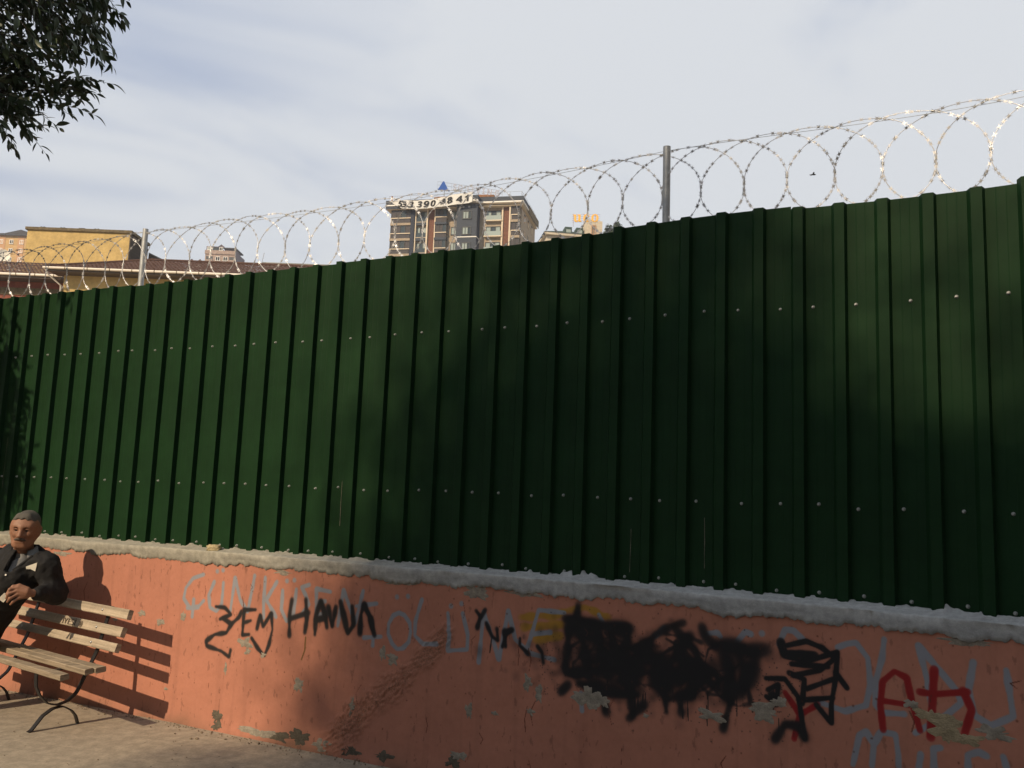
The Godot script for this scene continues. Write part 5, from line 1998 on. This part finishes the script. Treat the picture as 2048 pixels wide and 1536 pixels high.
	var tache := [[H.call(-0.028, -0.053, 0.089), H.call(-0.004, -0.043, 0.103), 0.0065, 0.0095], [H.call(0.030, -0.055, 0.089), H.call(0.004, -0.043, 0.106), 0.0065, 0.0095]]
	field_obj("moustache", Field.new(tache, 0.0025, 300.0), M.moustache, man)
	for sx in [-1, 1]:
		st = mb()
		var arch := []
		for i in 6:
			var x := lerpf(0.012, 0.050, i / 5.0)
			arch.append(H.call(sx * x, 0.035 + 0.006 * sin(i / 5.0 * PI) - 0.004 * i / 5.0, 0.092 - 0.42 * x * x / 0.05 * 1.1) - o)
		tube(st, arch, [0.0025, 0.0038, 0.0042, 0.004, 0.0034, 0.002], 6)
		obj("eyebrow", st, M.moustache, man)
		var s := SphereMesh.new()
		s.radius = 0.0115
		s.height = 0.023
		s.radial_segments = 14
		s.rings = 8
		var e := mi("eye", s, M.eye, man)
		e.position = H.call(sx * 0.031, 0.009, 0.0725) - o
		# lids over the eyes
		st = mb()
		tube(st, [H.call(sx * 0.017, 0.011, 0.084) - o, H.call(sx * 0.031, 0.0175, 0.0875) - o, H.call(sx * 0.046, 0.011, 0.077) - o], [0.003, 0.0042, 0.003], 6)
		obj("eyelid", st, M.skin, man)
	# shirt
	var shirt := [
		[belly, chest, 0.135, 0.143], [chest, w(-3.36, 1.0, 6.225), 0.13, 0.09], [w(-3.36, 1.0, 6.225), w(-3.35, 1.06, 6.23), 0.09, 0.072],
	]
	var neck_hole := func(p: Vector3) -> float:
		# an open collar: nothing in front of the throat above the notch
		var a := p - w(-3.315, 1.035, 6.10)
		return minf(a.y - 0.006 + 0.55 * absf(a.x), a.z + 0.05)
	var sf := Field.new(shirt, 0.008, 70.0, noise, 0.004, neck_hole)
	field_obj("shirt", sf, M.shirt, man)
	# collar: two flaps folded over round the neck
	st = mb()
	st.set_smooth_group(1)
	var rows := []
	for i in 29:
		var a := lerpf(-2.55, 2.55, i / 28.0)
		var c := nk + Vector3(0.012, 0.040, 0.0)
		var droop := -0.035 * smoothstep(1.3, 2.5, absf(a))
		var dir := Vector3(sin(a), 0, -cos(a))
		var flare := 0.02 * smoothstep(1.5, 2.5, absf(a))
		rows.append([c + dir * 0.067 + Vector3(0, droop, 0), c + dir * 0.071 + Vector3(0, 0.030 + droop, 0), c + dir * (0.080 + flare) + Vector3(0, 0.024 + droop, 0), c + dir * (0.098 + flare) + Vector3(0, -0.026 + droop * 1.6 - flare * 0.6, 0)])
	for i in 28:
		for j in 3:
			for v in [rows[i][j], rows[i + 1][j], rows[i + 1][j + 1], rows[i][j], rows[i + 1][j + 1], rows[i][j + 1]]:
				st.add_vertex(v - o)
			for v in [rows[i][j], rows[i + 1][j + 1], rows[i + 1][j], rows[i][j], rows[i][j + 1], rows[i + 1][j + 1]]:
				st.add_vertex(v - o + (nk - v).normalized() * 0.002)
	obj("shirt_collar", st, M.shirt, man, true)
	# jacket, open in a V down to the first button
	var jacket := [
		[pelvis, belly, 0.150, 0.150], [belly, chest, 0.150, 0.158], [chest, w(-3.36, 1.0, 6.235), 0.145, 0.098], [sl, sr, 0.070, 0.070],
		[w(-3.25, 1.02, 6.2), w(-3.45, 1.03, 6.28), 0.072, 0.07], [w(-3.30, 1.055, 6.24), w(-3.40, 1.06, 6.27), 0.058, 0.056],
		[sl, elb, 0.074, 0.064], [elb, w(-3.112, 0.818, 6.02), 0.062, 0.043], [sr, elb2, 0.072, 0.062], [elb2, w(-3.59, 0.71, 6.02), 0.06, 0.042],
		[w(-3.335, 1.0, 6.16), w(-3.345, 0.9, 6.145), 0.06, 0.075],
	]
	var apex := Vector2(-3.345, 0.945)
	var vee := func(p: Vector3) -> float:
		var z := -p.z
		var d := -1.0
		if z < 6.24:
			var y := p.y - apex.y
			var x0 := apex.x - 0.02 + 0.02 * y / 0.12
			var x1 := apex.x + 0.012 + 0.115 * y / 0.12
			d = minf(minf(p.x - x0, x1 - p.x), minf(y, 6.24 - z))
		# room for the neck
		var q := Geometry3D.get_closest_point_to_segment(p, nk - Vector3(0, 0.2, 0), nk + Vector3(0.02, 0.2, 0.03))
		d = maxf(d, 0.074 - p.distance_to(q) if p.y > 1.02 else -1.0)
		# cuff and hem ends
		return d
	var folds := FastNoiseLite.new()
	folds.seed = 8
	folds.frequency = 15.0
	folds.fractal_octaves = 3
	folds.domain_warp_enabled = true
	folds.domain_warp_amplitude = 0.05
	var jf := Field.new(jacket, 0.009, 38.0, folds, 0.011, vee)
	field_obj("jacket", jf, M.jacket, man)
	# lapel edges rolled along the V
	st = mb()
	for side in [[[-3.365, 0.955], [-3.358, 1.0], [-3.345, 1.055]], [[-3.335, 0.955], [-3.29, 1.0], [-3.235, 1.055]]]:
		var edge := []
		for q in side:
			edge.append(jf.front(q[0] + (0.012 if side[0][0] > -3.35 else -0.012), q[1], 5.85, 6.3) - o)
		tube(st, edge, [0.007, 0.010, 0.009], 6)
	obj("lapel", st, M.jacket, man)
	# trousers
	var legs := [
		[pelvis, w(-3.74, 0.49, 6.40), 0.135, 0.13], [hip1, kn1, 0.098, 0.078], [kn1, an1, 0.075, 0.055], [hip2, kn2, 0.098, 0.078], [kn2, an2, 0.075, 0.055],
	]
	field_obj("trousers", Field.new(legs, 0.012, 60.0, folds, 0.012), M.trousers, man)
	var feet := []
	for a in [an1, an2]:
		feet.append([a + Vector3(0.02, -0.04, -0.02), a + Vector3(-0.09, -0.055, 0.13), 0.045, 0.034])
	field_obj("shoes", Field.new(feet, 0.01, 80.0), M.shoe, man)
	# pale cloth tucked in the breast pocket, button, shoulder tab
	st = mb()
	var cloth := []
	for q in [[-3.246, 0.983], [-3.205, 0.998], [-3.172, 1.013], [-3.176, 0.985], [-3.184, 0.953], [-3.21, 0.968], [-3.243, 0.966], [-3.232, 0.977]]:
		cloth.append(jf.front(q[0], q[1], 5.85, 6.3) + Vector3(0, 0, 0.006) - o)
	for i in range(1, 7):
		tri(st, cloth[0], cloth[i], cloth[i + 1])
		tri(st, cloth[0] + Vector3(0, 0, -0.003), cloth[i + 1] + Vector3(0, 0, -0.003), cloth[i] + Vector3(0, 0, -0.003))
	obj("pocket_cloth", st, M.paper, man)
	st = mb()
	var p := jf.front(-3.352, 0.928, 5.85, 6.3) - o
	tube(st, [p, p + Vector3(0, 0, 0.004)], 0.006, 10)
	obj("button", st, M.white, man)
	# the folded tissue in the hand
	var tis := thing("paper_tissue", "small folded white tissue held in the seated person's hand", "tissue", w(-3.262, 0.795, 5.90))
	st = mb()
	var bs := Basis(Vector3.BACK, -0.62) * Basis(Vector3.UP, 0.25)
	bar(st, Vector3(0.002, 0.002, 0), Vector3(0.030, 0.056, 0.004), bs, 0.001)
	obj("fold", st, M.paper, tis)
	st = mb()
	bar(st, Vector3(-0.004, 0.008, 0.006), Vector3(0.026, 0.05, 0.003), Basis(Vector3.BACK, -0.74) * Basis(Vector3.UP, 0.4), 0.001)
	obj("fold", st, M.paper, tis)

# ---------------------------------------------------------------- small things
func lump(called: String, at: Vector3, size: Vector3, sd: int, m: Material, label: String, category: String) -> void:
	var st := mb()
	st.set_smooth_group(1)
	var rings := []
	for j in 13:
		var row := []
		for i in 20:
			var t := PI * j / 12.0
			var a := TAU * i / 20.0
			var d := Vector3(sin(t) * cos(a), cos(t), sin(t) * sin(a))
			d = d.sign() * Vector3(pow(absf(d.x), 0.7), pow(absf(d.y), 0.7), pow(absf(d.z), 0.7))
			d *= 1.0 + 0.45 * noise.get_noise_3d(d.x * 1.4 + sd, d.y * 1.4, d.z * 1.4) + 0.2 * fine.get_noise_3d(d.x * 0.8, d.y * 0.8 + sd, d.z * 0.8)
			row.append(d * size)
		rings.append(row)
	for j in 12:
		for i in 20:
			var l := (i + 1) % 20
			for v in [rings[j][i], rings[j][l], rings[j + 1][l], rings[j][i], rings[j + 1][l], rings[j + 1][i]]:
				st.add_vertex(v)
	st.index()
	var o := obj(called, st, m, null, true)
	o.position = at
	tag(o, label, category)

func build_small() -> void:
	lump("stone", along(2.51, 0.085, 1.155), Vector3(0.047, 0.024, 0.03), 3, M.foam, "pale yellow lump of broken stone lying on the mortar ledge", "stone")
	# crumbs of mortar and render along the foot of the wall
	var r := RandomNumberGenerator.new()
	r.seed = 5
	var grit := []
	for i in 420:
		var s := r.randf_range(-0.5, 4.6)
		var off := FACE + 0.03 + absf(r.randfn()) * 0.05
		var k := r.randf_range(0.0015, 0.004) * (2.2 if r.randf() < 0.06 else 1.0)
		var p := along(s, off, 0.001 + noise.get_noise_2d(along(s, off, 0).x * 0.9, -along(s, off, 0).z * 0.9) * 0.012 + k * 0.2)
		grit.append(Transform3D(Basis(Vector3(r.randfn(), r.randfn(), r.randfn()).normalized(), r.randf() * TAU).scaled_local(Vector3(k, k * 0.7, k * 1.3)), p))
	for q in [[2.75, 0.34, 0.012], [2.72, 0.36, 0.009], [2.55, 0.33, 0.006], [2.3, 0.3, 0.006], [2.9, 0.25, 0.007]]:
		grit.append(Transform3D(Basis(Vector3.UP, q[0] * 9.0).scaled_local(Vector3(q[2], q[2] * 0.5, q[2] * 0.8)), along(q[0], q[1], 0.004)))
	for i in 160:
		var x := r.randf_range(-4.0, -0.4)
		var z := r.randf_range(4.6, 6.6)
		var k := r.randf_range(0.0015, 0.004)
		grit.append(Transform3D(Basis(Vector3.UP, r.randf() * TAU).scaled_local(Vector3(k, k * 0.6, k * 1.2)), w(x, noise.get_noise_2d(x * 0.9, z * 0.9) * 0.012, z)))
	var b := mb()
	bar(b, Vector3.ZERO, Vector3(2, 2, 2), Basis.IDENTITY, 0.5)
	b.generate_normals()
	var holder := thing("rubble", "crumbs of mortar and grit strewn along the foot of the wall", "rubble", Vector3.ZERO)
	holder.set_meta("kind", "stuff")
	scatter("crumbs", holder, b.commit(), M.rubble, grit)
	# a bird in the sky at right
	var bird := thing("bird", "tiny dark bird flying in the sky above the fence at right", "bird", w(8.68, 11.47, 25.0))
	var body := [[Vector3(-0.06, 0, 0), Vector3(0.05, 0.012, 0), 0.018, 0.02], [Vector3(0.05, 0.012, 0), Vector3(0.075, 0.02, 0), 0.012, 0.008]]
	var st := mb()
	Field.new(body, 0.006, 160.0).mesh_into(st, Vector3.ZERO, 0)
	st.generate_normals()
	mi("body", st.commit(), M.bird, bird)
	for s in [-1, 1]:
		st = mb()
		quad(st, Vector3(0.03, 0.014, s * 0.01), Vector3(0.01, 0.05, s * 0.10), Vector3(-0.05, 0.02, s * 0.17), Vector3(-0.03, 0.012, s * 0.01))
		obj("wing", st, M.bird, bird)
	st = mb()
	quad(st, Vector3(-0.06, 0.004, -0.012), Vector3(-0.11, 0.0, -0.025), Vector3(-0.11, 0.0, 0.025), Vector3(-0.06, 0.004, 0.012))
	obj("tail", st, M.bird, bird)
